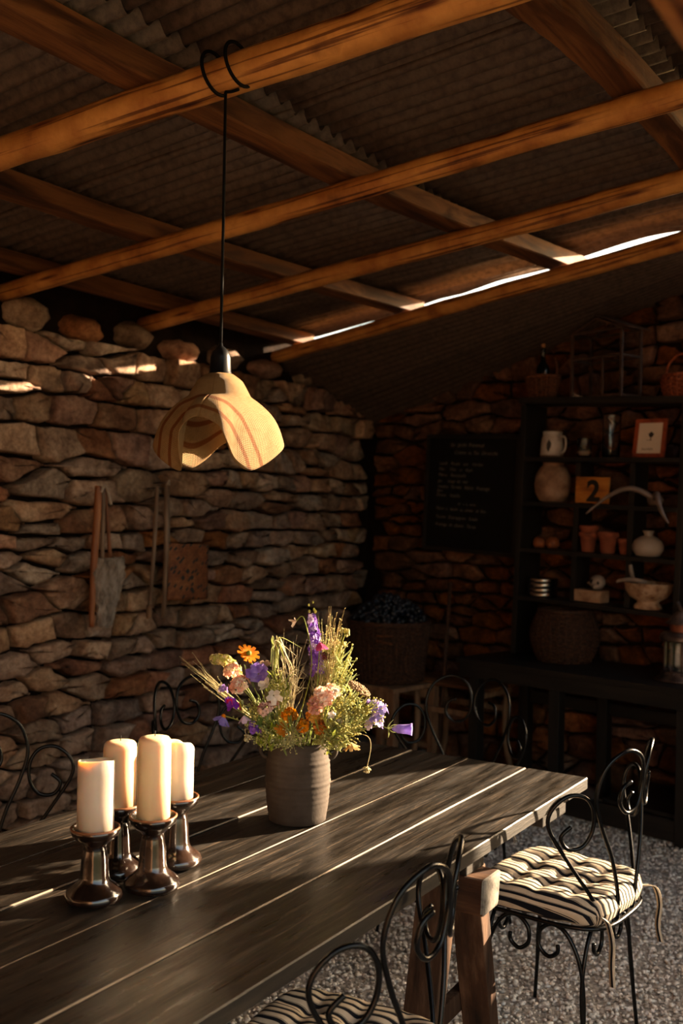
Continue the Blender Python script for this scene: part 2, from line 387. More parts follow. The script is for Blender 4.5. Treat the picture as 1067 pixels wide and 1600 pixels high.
# ------------------------------------------------------------------ gravel surface
def pebbles():
    g = np.random.default_rng(5); N_ = 30000
    t = (1 + 5 ** .5) / 2
    iv = np.array([(-1, t, 0), (1, t, 0), (-1, -t, 0), (1, -t, 0), (0, -1, t), (0, 1, t), (0, -1, -t), (0, 1, -t), (t, 0, -1), (t, 0, 1), (-t, 0, -1), (-t, 0, 1)]) / 1.9
    fc = np.array([(0, 11, 5), (0, 5, 1), (0, 1, 7), (0, 7, 10), (0, 10, 11), (1, 5, 9), (5, 11, 4), (11, 10, 2), (10, 7, 6), (7, 1, 8), (3, 9, 4), (3, 4, 2), (3, 2, 6), (3, 6, 8), (3, 8, 9), (4, 9, 5), (2, 4, 11), (6, 2, 10), (8, 6, 7), (9, 8, 1)])
    # denser near the camera-visible ground
    x = g.uniform(1.5, 5.4, N_); y = .55 + g.random(N_) ** 1.15 * 2.3; s = .0045 + .0065 * g.random(N_) ** 2
    a = g.uniform(0, 2 * pi, N_); sc = np.stack([s * g.uniform(.8, 1.5, N_), s * g.uniform(.7, 1.1, N_), s * g.uniform(.5, .9, N_)], 1)
    v = iv[None] * sc[:, None, :] * g.uniform(.8, 1.2, (N_, 12, 1))
    c_, s_ = np.cos(a)[:, None], np.sin(a)[:, None]
    vx = v[..., 0] * c_ - v[..., 1] * s_ + x[:, None]; vy = v[..., 0] * s_ + v[..., 1] * c_ + y[:, None]; vz = v[..., 2] + (g.uniform(.001, .008, N_))[:, None]
    V = np.stack([vx, vy, vz], -1).reshape(-1, 3); Fc = (fc[None] + (np.arange(N_) * 12)[:, None, None]).reshape(-1, 3)
    me = bpy.data.meshes.new('gravel'); me.vertices.add(len(V)); me.vertices.foreach_set('co', V.astype(np.float32).ravel())
    me.loops.add(Fc.size); me.loops.foreach_set('vertex_index', Fc.astype(np.int32).ravel())
    me.polygons.add(len(Fc)); me.polygons.foreach_set('loop_start', (np.arange(len(Fc)) * 3).astype(np.int32)); me.update(calc_edges=True)
    me.materials.append(m_pebble); o = bpy.data.objects.new('gravel', me); C.objects.link(o); o['kind'] = 'stuff'
    tag(o, 'loose pale grey gravel covering the floor under the table and chairs', 'gravel')
pebbles()

# ------------------------------------------------------------------ roof
Z0 = 2.62
RZ = lambda v, d=0: Z0 + .10 * (WV - v) + d
roof = bpy.data.objects.new('ceiling', None); C.objects.link(roof); roof['kind'] = 'structure'
UEND = lambda v: 5.59 - .222 * (3.84 - v) + (.12 if v < 1.3 else 0)              # edge of the main sheets: a strip of sky shows beyond it
us = [-1.7, -.6, .6, 1.84, 2.77, 3.88, 4.75, None]; vsn = [-1.7, .93, 2.02, 4.25]
for j in range(3):
    for i in range(7):
        u0, u1, v0, v1 = us[i], us[i + 1], vsn[j] - .05, vsn[j + 1] + .05
        zo = .154 + .007 * (i % 2) + .012 * (2 - j) + rng.uniform(0, .003); tl = rng.uniform(-.004, .004)
        mb = MB(); n = 120
        def fn(a, b, u0=u0, u1=u1, v0=v0, v1=v1, zo=zo, tl=tl):
            v = v0 + (v1 - v0) * b; e = (UEND(v) if u1 is None else u1 + .06); u = u0 - .02 + (e - u0 + .02) * a
            return (u, v, RZ(v, zo) + .018 * cos(2 * pi * u / .078) + tl * a + .004 * nz(u * 1.5, v * 1.5, i + 9 * j))
        mb.grid(fn, n, 5); mb.build('corrugated_sheet', m_tin, roof, solid=.002)
# the lower sheets that dip from the last pole to the back wall
PU = lambda v: 5.02 - .222 * (2.7 - v)                # last pole
def bs(a, b, t0, t1):
    v = .95 + (4.1 - .95) * b; t = t0 + (t1 - t0) * a
    p0 = Vector((PU(v) - .005, v, RZ(v, -.035))); p1 = Vector((6.35 - .22 * (3.8 - v) + .10, v, 2.243 + .285 * (3.78 - v) + .01))
    p = p0.lerp(p1, t); p.z += .011 * sin(2 * pi * t * 17) + (.012 if t0 else 0); return p
for t0, t1 in ((0, .52), (.48, 1.0)):
    MB().grid(lambda a, b: bs(a, b, t0, t1), 84, 9).build('corrugated_sheet', m_tin, roof, solid=.002)

def log(name, p0, p1, r0, r1, label, cat, mat, seed=0, bend=.012, seg=14, n=40):
    P = []; a, b = Vector(p0), Vector(p1); d = (b - a); s_ = d.normalized().cross(Vector((0, 0, 1))).normalized()
    for i in range(n + 1):
        t = i / n; q = a + d * t; P.append(q + s_ * bend * 2 * nz(t * 3, seed) + Vector((0, 0, bend * nz(t * 3, seed + 40))))
    mb = MB(); R = [(r0 + (r1 - r0) * i / n) * (1 + .05 * nz(i * .35, seed + 9)) for i in range(n + 1)]
    o = a.copy(); mb.tube([p - o for p in P], R, seg)
    uv = [(k / seg, i / n * d.length) for i in range(n + 1) for k in range(seg)]
    for i, v in enumerate(mb.v):                        # lumps
        q = Vector(v); k = i // seg; ax = P[min(k, n)] - o; rad = q - ax; mb.v[i] = tuple(ax + rad * (1 + .10 * nz(q.x * 5 + seed, q.y * 5, q.z * 22) + .05 * nz(q.x * 14 + seed, q.y * 14, q.z * 30)))
    ob = mb.build(name, mat, None, tuple(o), uv=uv); tag(ob, label, cat, 'peeled pine roof poles'); return ob
def pole_on(u0, v0, u1, v1, va, vb, dz=0):
    f = lambda v: u0 + (u1 - u0) * (v - v0) / (v1 - v0); return (f(va), va, RZ(va, dz)), (f(vb), vb, RZ(vb, dz))
a_, b_ = pole_on(2.133, 2.652, 2.239, 1.141, 3.96, -1.7); log('roof_pole', a_, b_, .047, .060, 'thick golden peeled pine roof pole that the lamp cord is looped around', 'roof pole', m_pole, 1, .008)
a_, b_ = pole_on(3.154, 2.902, 3.168, .81, 3.96, -1.7); log('roof_pole', a_, b_, .040, .043, 'second peeled roof pole, between the lamp pole and the thin dark poles', 'roof pole', m_pole, 2, .012)
a_, b_ = pole_on(4.03, 3.108, 3.915, .999, 3.96, -1.7); log('roof_pole', a_, b_, .042, .042, 'third peeled roof pole, next one before the strip of daylight', 'roof pole', m_pole, 3, .012)
a_, b_ = pole_on(5.02, 2.7, 4.70, 1.26, 3.96, -1.3); log('roof_pole', a_, b_, .040, .044, 'last roof pole below the bright strip of daylight near the back wall', 'roof pole', m_pole, 4, .010)
log('roof_pole', (.25, .238, 2.15), (5.7, .238, 2.17), .055, .06, 'blurred pale roof pole close overhead in the top right corner', 'roof pole', m_pole, 5, .006)

def batten(pts, w, h, label):
    """a rough board on top of the poles along x; pts: (x, y)"""
    P = sm([(x, y, RZ(y, .088)) for x, y in pts], 10); n = len(P); mb = MB(); vs_ = []
    o = P[0].copy()
    for i, p in enumerate(P):
        e = .006 * nz(i * .5, w * 70); e2 = .008 * nz(i * .45, w * 50 + 3)
        for (dy, dz) in ((-w / 2 + e, -h / 2), (-w / 2 + e + .008, -h / 2 - .004), (w / 2 + e2, -h / 2 - .003), (w / 2, h / 2), (-w / 2, h / 2)):
            vs_.append(p + Vector((0, dy, dz - dy * .10)) - o)
    fs = [(i * 5 + k, i * 5 + (k + 1) % 5, (i + 1) * 5 + (k + 1) % 5, (i + 1) * 5 + k) for i in range(n - 1) for k in range(5)]
    fs += [(4, 3, 2, 1, 0), tuple((n - 1) * 5 + k for k in range(5))]
    mb.add(vs_, fs, 0, False); ob = mb.build('roof_batten', m_batten, None, tuple(o)); tag(ob, label, 'roof batten', 'sawn roof battens under the iron sheets'); return ob
batten([(-1.6, 2.12), (1.68, 2.09), (2.39, 2.07), (3.11, 2.04), (3.8, 1.98), (5.05, 1.81)], .105, .07, 'rough sawn roof batten crossing above the lamp pole')
batten([(-1.6, 3.03), (2.43, 3.01), (3.06, 3.0), (4.18, 2.92), (5.2, 2.81)], .09, .07, 'rough sawn roof batten nearest the left stone wall')
batten([(-1.6, 1.08), (1.9, 1.06), (2.69, 1.0), (3.23, .97), (3.83, .96), (4.95, 1.0)], .105, .07, 'broad wavy edged roof batten at the upper right')
batten([(-1.6, .1), (4.9, .1)], .09, .07, 'rough sawn roof batten right of the wavy edged one, beyond the frame')
batten([(-1.6, 3.72), (5.4, 3.70)], .08, .07, 'thin roof batten hard against the top of the left wall')

# ------------------------------------------------------------------ table
def worn(nt, col, vec, tc, b):
    """black paint rubbed through to the wood in scratches and specks"""
    N, L = nt.nodes, nt.links
    def mask(sc, st, lo, hi, rot=0):
        mp = N.new('ShaderNodeMapping'); mp.inputs['Scale'].default_value = st; mp.inputs['Rotation'].default_value = (0, 0, rot); L.new(vec, mp.inputs[0])
        n = N.new('ShaderNodeTexNoise'); n.inputs['Scale'].default_value = sc; n.inputs['Detail'].default_value = 8; n.inputs['Roughness'].default_value = .7; L.new(mp.outputs[0], n.inputs['Vector'])
        r = N.new('ShaderNodeMapRange'); r.inputs[1].default_value = lo; r.inputs[2].default_value = hi; L.new(n.outputs['Fac'], r.inputs[0]); return r.outputs[0]
    a = mask(11, (.8, 6, 1), .54, .72); s = mask(70, (1, 1, 1), .60, .67); d = mask(5, (1, 1.4, 1), .38, .62); e = mask(16, (.35, 6, 1), .58, .64, .9)
    mm = N.new('ShaderNodeMath'); mm.operation = 'MAXIMUM'; L.new(a, mm.inputs[0]); L.new(s, mm.inputs[1])
    me_ = N.new('ShaderNodeMath'); me_.operation = 'MAXIMUM'; L.new(mm.outputs[0], me_.inputs[0]); L.new(e, me_.inputs[1])
    mu = N.new('ShaderNodeMath'); mu.operation = 'MULTIPLY'; L.new(me_.outputs[0], mu.inputs[0]); L.new(d, mu.inputs[1])
    mx = N.new('ShaderNodeMixRGB'); L.new(mu.outputs[0], mx.inputs[0]); L.new(col, mx.inputs[1]); mx.inputs[2].default_value = (*lin('#705e4b'), 1)
    rr = N.new('ShaderNodeMapRange'); L.new(d, rr.inputs[0]); rr.inputs[3].default_value = .24; rr.inputs[4].default_value = .50; L.new(rr.outputs[0], b.inputs['Roughness'])
    return mx.outputs[0]
m_table = M('worn_black_table_paint', ['#0f0d0b', '#191613', '#25211c'], rough=.32, scale=9, stretch=(.5, 4, 4), bump=.35, bscale=30, bdist=.0025, vary=.12, spec=.75, extra=worn)
m_paleedge = M('pale_plank_edge', ['#54473a', '#7d6d5b', '#988772'], rough=.7, scale=9, stretch=(.6, 6, 6), bump=.2)  # paler colour for the bevels along the plank seams
m_tableside = M('black_table_edge', ['#0b0a08', '#16130f', '#2b241d'], rough=.5, scale=9, stretch=(.6, 6, 6), bump=.3)
m_weather = M('weathered_trestle_wood', ['#20140d', '#3e291b', '#5e4634'], rough=.8, scale=4, stretch=(6, 6, .6), bump=.6, bscale=12, vary=.15, spec=.25)
m_beam_side = M('weathered_beam_wood', ['#27170f', '#452c1c', '#64482f'], rough=.8, scale=4, stretch=(6, .6, 6), bump=.6, bscale=12, spec=.25)
m_endgrain = M('grey_end_grain', ['#45413b', '#716b62', '#878075'], rough=.9, scale=30, bump=.8, bscale=60)

TZ = .76
tab = thing('trestle_table', 'long worn black table of five planks with candles and flowers on it', 'table', (0, 0, 0))
vv = [1.122, 1.338, 1.560, 1.782, 2.000, 2.212]; r4 = random.Random(4)
for i in range(5):
    y0, y1 = vv[i] + .0014, vv[i + 1] - .0014; zt = TZ + (0, .0015, -.001, .002, 0)[i]; x0, x1 = .50 + r4.uniform(-.02, .02), 3.33 + (.003, -.004, .004, -.006, .002)[i]
    mb = MB(); n = 24; t_, bv = .036, .0028
    prof = [(y0, -t_), (y0, -bv), (y0 + bv, 0), (y1 - bv, 0), (y1, -bv), (y1, -t_)]
    V_ = []
    for k in range(n + 1):
        x = x0 + (x1 - x0) * k / n
        for q, (y, z) in enumerate(prof):
            wv = .0012 * nz(x * 4, i * 7 + q); V_.append((x, y + (wv if i or q > 1 else 0), zt + z + .0012 * nz(x * 1.3, i * 5) + (.0015 * nz(x * 2, i * 3 + 1) if q in (2, 3) else 0)))
    F_ = []; MI = []
    for k in range(n):
        for q in range(6):
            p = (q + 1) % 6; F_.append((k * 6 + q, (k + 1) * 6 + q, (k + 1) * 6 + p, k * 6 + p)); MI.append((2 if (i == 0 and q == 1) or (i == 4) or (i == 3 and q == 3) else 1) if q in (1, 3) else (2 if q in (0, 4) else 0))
    F_.append((5, 4, 3, 2, 1, 0)); MI.append(2); F_.append(tuple(n * 6 + q for q in range(6))); MI.append(2)
    mb.add(V_, F_, 0, False); mb.m = MI
    mb.build('plank', [m_table, m_paleedge, m_tableside], tab)
MB().box((3.09, 1.66, TZ - .036 - .026), (.20, 1.03, .050), bev=.004).build('cleat', m_tableside, tab)
MB().box((2.515, 1.66, TZ - .036 - .024), (.11, 1.02, .046), bev=.004).build('cleat', m_tableside, tab)
MB().box((.95, 1.66, TZ - .036 - .024), (.11, 1.02, .046), bev=.004).build('cleat', m_tableside, tab)

tr = thing('trestle', 'rough brown wooden trestle carrying the near right part of the table', 'trestle', (2.515, 1.66, 0))
b_ = MB(); b_.box((0, 0, .627), (.102, 1.12, .095), bev=.008, jit=.003); b_.m = [1 if abs(sum(b_.v[i][1] for i in f) / len(f)) > .555 else 0 for f in b_.f]
b_.build('beam', [m_beam_side, m_endgrain], tr)
def slant(p0, p1, w, t):
    a, b = Vector(p0), Vector(p1); d = b - a; L_ = d.length; z = d.normalized(); y = Vector((0, 1, 0)); y = (y - z * y.dot(z)).normalized(); x = y.cross(z)
    return MB().box((a + b) / 2, (t, w, L_), Matrix((x, y, z)).transposed(), bev=.004, jit=.002)
for sy in (-1, 1):
    for sx in (-1, 1):
        slant((sx * .078, sy * .445, .715 if sx < 0 else .66), (sx * .235, sy * .445, .0), .092, .05).build('leg', m_weather, tr)
    slant((-.20, sy * .385, .22), (.20, sy * .385, .24), .03, .06).build('brace', m_weather, tr)
dup(tr, (.95, 1.66, 0), 0, 'second rough wooden trestle under the near end of the table')

# ------------------------------------------------------------------ chairs
m_iron = M('black_painted_iron', ['#030304', '#060708', '#0b0a0a'], rough=.25, scale=30, bump=.12, bscale=120, spec=.28)
def stripes(nt, col, vec, tc, b):
    N, L = nt.nodes, nt.links
    sp = N.new('ShaderNodeSeparateXYZ'); L.new(tc.outputs['UV'], sp.inputs[0])
    m_ = N.new('ShaderNodeMath'); m_.operation = 'MULTIPLY'; m_.inputs[1].default_value = 1 / .0235; L.new(sp.outputs[0], m_.inputs[0])
    f = N.new('ShaderNodeMath'); f.operation = 'FRACT'; L.new(m_.outputs[0], f.inputs[0])
    cr = N.new('ShaderNodeValToRGB'); cr.color_ramp.interpolation = 'CONSTANT'; e = cr.color_ramp.elements
    ca, cb = (*lin('#c4b49d'), 1), (*lin('#16171d'), 1)
    e[0].position = 0; e[0].color = ca; e[1].position = .50; e[1].color = cb
    for p, c in ((.88, ca), (.92, cb), (.97, ca)): q = e.new(p); q.color = c
    L.new(f.outputs[0], cr.inputs[0]); mx = N.new('ShaderNodeMixRGB'); mx.blend_type = 'MULTIPLY'; mx.inputs[0].default_value = .35
    L.new(cr.outputs[0], mx.inputs[1]); L.new(col, mx.inputs[2]); return mx.outputs[0]
m_cush = M('striped_ticking', ['#b8b0a8', '#ffffff'], rough=.9, scale=40, bump=.3, bscale=400, bdist=.001, spec=.15, extra=stripes)

def wrap(x): return 2.0 * x * x * (1 if abs(x) < .3 else 1)
CH_R = .0062
def make_chair(label):
    t = thing('iron_chair', label, 'chair', (0, 0, 0), 0, 'black wrought iron chairs around the table')
    mb = MB(); ring = sm([(-.15, .03, .445), (0, .012, .445), (.15, .03, .445), (.205, .12, .445), (.21, .28, .445), (.19, .41, .445), (0, .435, .445), (-.19, .41, .445), (-.21, .28, .445), (-.205, .12, .445)], 5, True)
    mb.tube(ring, .007, 8, True)
    for x in (-.12, -.06, 0, .06, .12): mb.tube([(x, .022, .445), (x, .428, .445)], .004, 6)
    mb.build('seat_frame', m_iron, t)
    main = [(.060, .445), (.075, .53), (.115, .64), (.160, .74), (.183, .83), (.163, .915), (.098, .955), (.030, .925), (.006, .85), (.028, .785), (.075, .768), (.108, .80), (.103, .845), (.072, .86)]
    side = [(.115, .445), (.165, .53), (.235, .64), (.283, .735), (.285, .79), (.255, .832), (.215, .83), (.188, .79), (.184, .73), (.205, .685), (.240, .68), (.258, .715), (.238, .745)]
    for s in (-1, 1):
        mb = MB(); mb.tube(sm([(s * x, wrap(x) + .015 - (z - .445) * .10, z) for x, z in main], 8), CH_R, 8); mb.build('heart_scroll', m_iron, t)
        mb = MB(); mb.tube(sm([(s * x, wrap(x) * .95 + .018 - (z - .445) * .10, z) for x, z in side], 8), CH_R, 8); mb.build('side_scroll', m_iron, t)
    for sx in (-1, 1):
        for sy in (0, 1):
            X, Y = sx * .185, (.075 if not sy else .385); mb = MB(); dy = (-1 if sy else 1)
            foot = (X + sx * .022, Y - dy * .022, .004)
            def rod(ax):
                f = lambda e, z: (X - sx * e if ax == 0 else X, Y + dy * e if ax == 1 else Y, z)
                return sm([foot, (X + sx * .012, Y - dy * .012, .12), f(-.004, .25), f(.012, .345), f(.052, .415), f(.098, .432), f(.135, .405), f(.138, .360), f(.108, .335), f(.080, .352), f(.078, .375)], 6)
            mb.tube(rod(0), .0065, 8); mb.tube(rod(1), .0065, 8); mb.build('leg', m_iron, t)
    return t
def make_cushion(label):
    t = thing('striped_cushion', label, 'cushion', (0, 0, 0), 0, 'striped tufted seat cushions')
    n = 57; hw, hd = .224, .212; mb = MB(); uv = []
    tufts = [(a, b) for a in (-.105, 0, .105) for b in (-.10, 0, .10)]
    def top(i, j, side):
        a = -1 + 2 * i / (n - 1); b = -1 + 2 * j / (n - 1)
        # square -> rounded square, narrower at the back
        r_ = max(abs(a), abs(b)); k = (abs(a) ** 5 + abs(b) ** 5) ** .2 if r_ else 1; q = r_ / k if k else 1
        x = a * q * hw * (1 - .10 * (1 - (b + 1) / 2)); y = b * q * hd
        e = max(0, 1 - r_); edge = min(1, e / .16); h = .5 * (1 - (1 - edge) ** 2.2) ** .5
        dim = 0
        for tx, ty in tufts:
            d2 = ((x - tx) / .024) ** 2 + ((y - ty) / .024) ** 2; dim += .95 * math.exp(-d2)
        for tx in (-.105, 0, .105): dim += .30 * math.exp(-((x - tx) / .016) ** 2) * edge
        for ty in (-.10, 0, .10): dim += .30 * math.exp(-((y - ty) / .016) ** 2) * edge
        hh = h * (1 - .55 * min(1, dim)) + .05 * nz(x * 14, y * 14, 3) * edge
        return Vector((x, y + .225, .040 + side * .084 * hh + (.004 * nz(x * 9, y * 9)))), x
    for side in (1, -1):
        vs, base = [], len(mb.v)
        for j in range(n):
            for i in range(n):
                p, x = top(i, j, side); vs.append(p)
                a = -1 + 2 * i / (n - 1); b = -1 + 2 * j / (n - 1)
                w_ = max(0, min(1, (abs(a) - .80) / .2)) * (1 if abs(a) >= abs(b) else max(0, 1 - (abs(b) - abs(a)) * 8)); uv.append((x + .004 * nz(p.x * 9, p.y * 9) + math.copysign(max(0, .066 - p.z), a) * w_, p.y))
        fs = []
        for j in range(n - 1):
            for i in range(n - 1):
                q = (j * n + i, j * n + i + 1, (j + 1) * n + i + 1, (j + 1) * n + i); fs.append(q if side > 0 else tuple(reversed(q)))
        mb.add(vs, fs)
    o = mb.build('cushion_cover', m_cush, t, uv=uv)
    bt = MB()
    for tx, ty in tufts: bt.ball((tx, ty + .225, 0.052), .007, 8, 6, sc=(1, 1, .5))
    bt.build('tuft_buttons', m_cush, t, uv=[(0.0, 0)] * len(bt.v), kind='stuff')
    for s in (-1, 1):
        mb = MB(); P = sm([(s * .165, .03, .035), (s * .19, .0, .03), (s * .195, -.015, -.02), (s * .188, -.012, -.085), (s * .197, -.02, -.14)], 6)
        V_ = []
        for i, p in enumerate(P): V_ += [p + Vector((0, -.009, 0)), p + Vector((.002, .009, 0))]
        mb.add(V_, [(2 * i, 2 * i + 1, 2 * i + 3, 2 * i + 2) for i in range(len(P) - 1)]); mb.build('tie', m_cush, t, uv=[(.002 + .026 * (k % 2), 0) for k in range(len(V_))], solid=.0015)
    return t
ch0 = make_chair('black iron chair standing free at the near right corner of the table'); cu0 = make_cushion('striped cushion in full view on the right-hand chair')
for k, (x, y, rz, l1, l2) in enumerate([
        (3.055, .885, radians(-4), None, None),
        (1.845, .925, radians(8), 'black iron chair partly hidden by the near edge of the table at bottom centre', 'striped cushion at the bottom edge, half under the table'),
        (2.115, 2.70, pi + radians(2), 'black iron chair before the stone wall, cut by the left edge behind the candles', 'striped cushion hidden behind the table on the chair by the candles'),
        (3.09, 2.70, pi - radians(2), 'black iron chair before the stone wall, partly behind the flowers', 'striped cushion hidden behind the table on the chair by the flowers'),
        (3.86, 1.80, pi / 2 + radians(3), 'black iron chair at the far head of the table, before the dark wooden bench', 'striped cushion hidden behind the far head of the table')]):
    if k == 0:
        ch0.location = (x, y, 0); ch0.rotation_euler = (0, 0, rz); cu0.location = (x, y, .445); cu0.rotation_euler = (0, 0, rz)
    else:
        dup(ch0, (x, y, 0), rz, l1)
        dup(cu0, (x, y, .445), rz, l2)

# ------------------------------------------------------------------ candles and holders
m_glaze = M('brown_black_glaze', ['#0a0605', '#180f0b', '#31221a', '#6e5a48'], rough=.16, scale=9, detail=8, bump=.2, bscale=14, bdist=.004, spec=.7, coat=.5, rrange=.08, ramp=[.3, .48, .62, .75])
m_rim = M('rust_bare_rim', ['#5d3520', '#8a5a38'], rough=.4, scale=20)
m_wax = M('ivory_wax', ['#d3bd95', '#dcc9a6'], rough=.38, scale=6, bump=.12, bscale=20, sss=.75, spec=.5)
m_wax2 = M('grey_ivory_wax', ['#b7ab9d', '#cbbfae'], rough=.30, scale=6, bump=.15, bscale=20, sss=.6, spec=.6)
m_wick = M('burnt_wick', ['#0a0706'], rough=.9, bump=0)
def holder(x, y, h, s, label):
    t = thing('candle_holder', label, 'candle holder', (x, y, TZ + .002), rng.uniform(0, 6), 'glazed brown pottery candle holders')
    pr = [(.050, 0), (.061, .004), (.064, .014), (.060, .024), (.046, .036), (.035, .046), (.0315, .06), (.029, .10), (.0255, .122), (.024, .13), (.028, .138), (.040, .148), (.050, .158), (.0535, .168), (.054, .175)]
    k = h / .175; w = lambda a, z: 1 + .012 * cos(8 * a + z * 9) * (1 if .04 < z < .125 * k else .3) + .02 * nz(cos(a) * 2, sin(a) * 2, z * 20 + x * 9)
    MB().lathe([(r_ * s, z * k) for r_, z in pr] + [(.050 * s, .1755 * k)], 40, wob=w).build('stem_and_foot', m_glaze, t)
    MB().lathe([(.054 * s, .1735 * k), (.0545 * s, .1765 * k), (.052 * s, .1785 * k), (.050 * s, .1765 * k)], 40, wob=w, capb=False).build('rim', m_rim, t)
    MB().lathe([(.0505 * s, .177 * k), (.045 * s, .167 * k), (.030 * s, .163 * k), (.001, .1625 * k)], 40, wob=w, capb=False).build('cup', m_glaze, t); return t
def candle(x, y, z, r_, h, kind, label):
    t = thing('pillar_candle', label, 'candle', (x, y, z), 0, 'ivory pillar candles'); mb = MB(); ph = x * 40
    if kind == 'full':
        mb.lathe([(r_, 0), (r_ * 1.0, h * .5), (r_ * .985, h - .016), (r_ * .95, h - .008), (r_ * .85, h - .003), (r_ * .5, h), (.001, h - .0005)], 48); zt = h
    else:
        dip = lambda a, z: 1 + .018 * nz(cos(a) * 1.5, sin(a) * 1.5, z * 12 + ph)
        seg = 48; vs = []; top = lambda a: h * (1 + .030 * cos(a + 2.3) + .02 * nz(cos(a) * 1.3, sin(a) * 1.3, ph)) - (.030 * max(0, cos(a + .4)) ** 3 if kind == 'melted' else 0)
        prof = [(1, 0), (1.0, .4), (1.0, .8), (.995, 1.0), (.95, 1.012), (.88, .99), (.80, .93), (.55, .88), (.2, .87), (.02, .87)]
        for q, (rr, zz) in enumerate(prof):
            for k in range(seg):
                a = 2 * pi * k / seg; e = r_ * rr * dip(a, zz * h) * (1 + (.03 if kind == 'melted' and zz > .8 and q < 6 else 0)); vs.append((e * cos(a), e * sin(a), zz * top(a) if q < 6 else zz * h * .985))
        mb.add(vs, [(i * seg + k, i * seg + (k + 1) % seg, (i + 1) * seg + (k + 1) % seg, (i + 1) * seg + k) for i in range(len(prof) - 1) for k in range(seg)] + [tuple(reversed(range(seg)))]); zt = h * .86
    mb.build('wax_body', m_wax if kind == 'full' else m_wax2, t)
    MB().tube(sm([(0, 0, zt - .004), (.001, 0, zt + .005), (.004, .002, zt + .011)], 4), .0011, 6).build('wick', m_wick, t)
for (x, y, h, s, ztop, r_, k, l1, l2) in [
        (1.628, 1.662, .160, 1.0, 1.070, .0405, 'burnt', 'brown glazed candle holder standing front left, nearest the camera', 'short grey ivory pillar candle with hollow burnt top, front left'),
        (1.752, 1.605, .166, 1.0, 1.110, .0380, 'full', 'brown glazed candle holder front right, under the tallest candle', 'tallest smooth ivory pillar candle, front right'),
        (1.775, 1.735, .166, .97, 1.078, .0395, 'full', 'brown glazed candle holder behind the front left one', 'smooth ivory pillar candle with rounded top, behind the short one'),
        (1.905, 1.668, .165, .97, 1.062, .0385, 'melted', 'brown glazed candle holder at the back right beside the tallest candle', 'greyish pillar candle with a melted sunken top, half behind the tallest')]:
    holder(x, y, h, s, l1); zc = TZ + .0025 + h * .1645 / .175 + .001; candle(x, y, zc, r_, ztop - zc, k, l2)

# ------------------------------------------------------------------ pendant lamp
m_cord = M('black_cord', ['#040404', '#080707'], rough=.75, scale=200, bump=.3, spec=.12)
m_bake = M('black_socket', ['#07080a', '#0e1013'], rough=.3, scale=20, bump=0)
def straw(nt, col, vec, tc, b):
    N, L = nt.nodes, nt.links
    sp = N.new('ShaderNodeSeparateXYZ'); L.new(tc.outputs['UV'], sp.inputs[0])
    cr = N.new('ShaderNodeValToRGB'); cr.color_ramp.interpolation = 'LINEAR'; e = cr.color_ramp.elements
    st = (.60, .33, .17, 1); ba = (1, 1, 1, 1)
    e[0].position = 0; e[0].color = ba; e[1].position = 1; e[1].color = ba
    for p, c in ((.22, ba), (.24, st), (.30, st), (.32, ba), (.52, ba), (.54, st), (.60, st), (.62, ba)): q = e.new(p); q.color = c
    tv = N.new('ShaderNodeUVMap'); tv.uv_map = 'stripes'; sv = N.new('ShaderNodeSeparateXYZ'); L.new(tv.outputs[0], sv.inputs[0]); L.new(sv.outputs[0], cr.inputs[0]); mx = N.new('ShaderNodeMixRGB'); mx.blend_type = 'MULTIPLY'; mx.inputs[0].default_value = 1
    # the braid: rows along the brim, stitches across
    w1 = N.new('ShaderNodeMath'); w1.operation = 'SINE'; m1 = N.new('ShaderNodeMath'); m1.operation = 'MULTIPLY'; m1.inputs[1].default_value = 2 * pi * 80; L.new(sp.outputs[1], m1.inputs[0]); L.new(m1.outputs[0], w1.inputs[0])
    w2 = N.new('ShaderNodeMath'); w2.operation = 'SINE'; m2 = N.new('ShaderNodeMath'); m2.operation = 'MULTIPLY'; m2.inputs[1].default_value = 2 * pi * 330; L.new(sp.outputs[0], m2.inputs[0]); L.new(m2.outputs[0], w2.inputs[0])
    ad = N.new('ShaderNodeMath'); ad.operation = 'ADD'; L.new(w1.outputs[0], ad.inputs[0]); L.new(w2.outputs[0], ad.inputs[1])
    bp = N.new('ShaderNodeBump'); bp.inputs['Strength'].default_value = .7; bp.inputs['Distance'].default_value = .0016; L.new(ad.outputs[0], bp.inputs['Height']); L.new(bp.outputs[0], b.inputs['Normal'])
    mr = N.new('ShaderNodeMapRange'); L.new(ad.outputs[0], mr.inputs[0]); mr.inputs[1].default_value = -2; mr.inputs[2].default_value = 1.2; mr.inputs[3].default_value = .78; mr.inputs[4].default_value = 1.03
    mz = N.new('ShaderNodeVectorMath'); mz.operation = 'SCALE'; L.new(mr.outputs[0], mz.inputs['Scale'])
    L.new(col, mx.inputs[1]); L.new(cr.outputs[0], mx.inputs[2]); L.new(mx.outputs[0], mz.inputs[0]); return mz.outputs[0]
m_straw = M('woven_straw', ['#94754a', '#a8875b', '#9d7d52'], rough=.75, scale=25, bump=0, trans=.32, spec=.25, extra=straw)
LX, LY = 2.165, 1.772
ZL = 1.992                                             # top of the straw crown
lamp = thing('pendant_lamp', 'wavy striped straw pendant lampshade hanging on a black cord', 'lamp', (LX, LY, ZL))
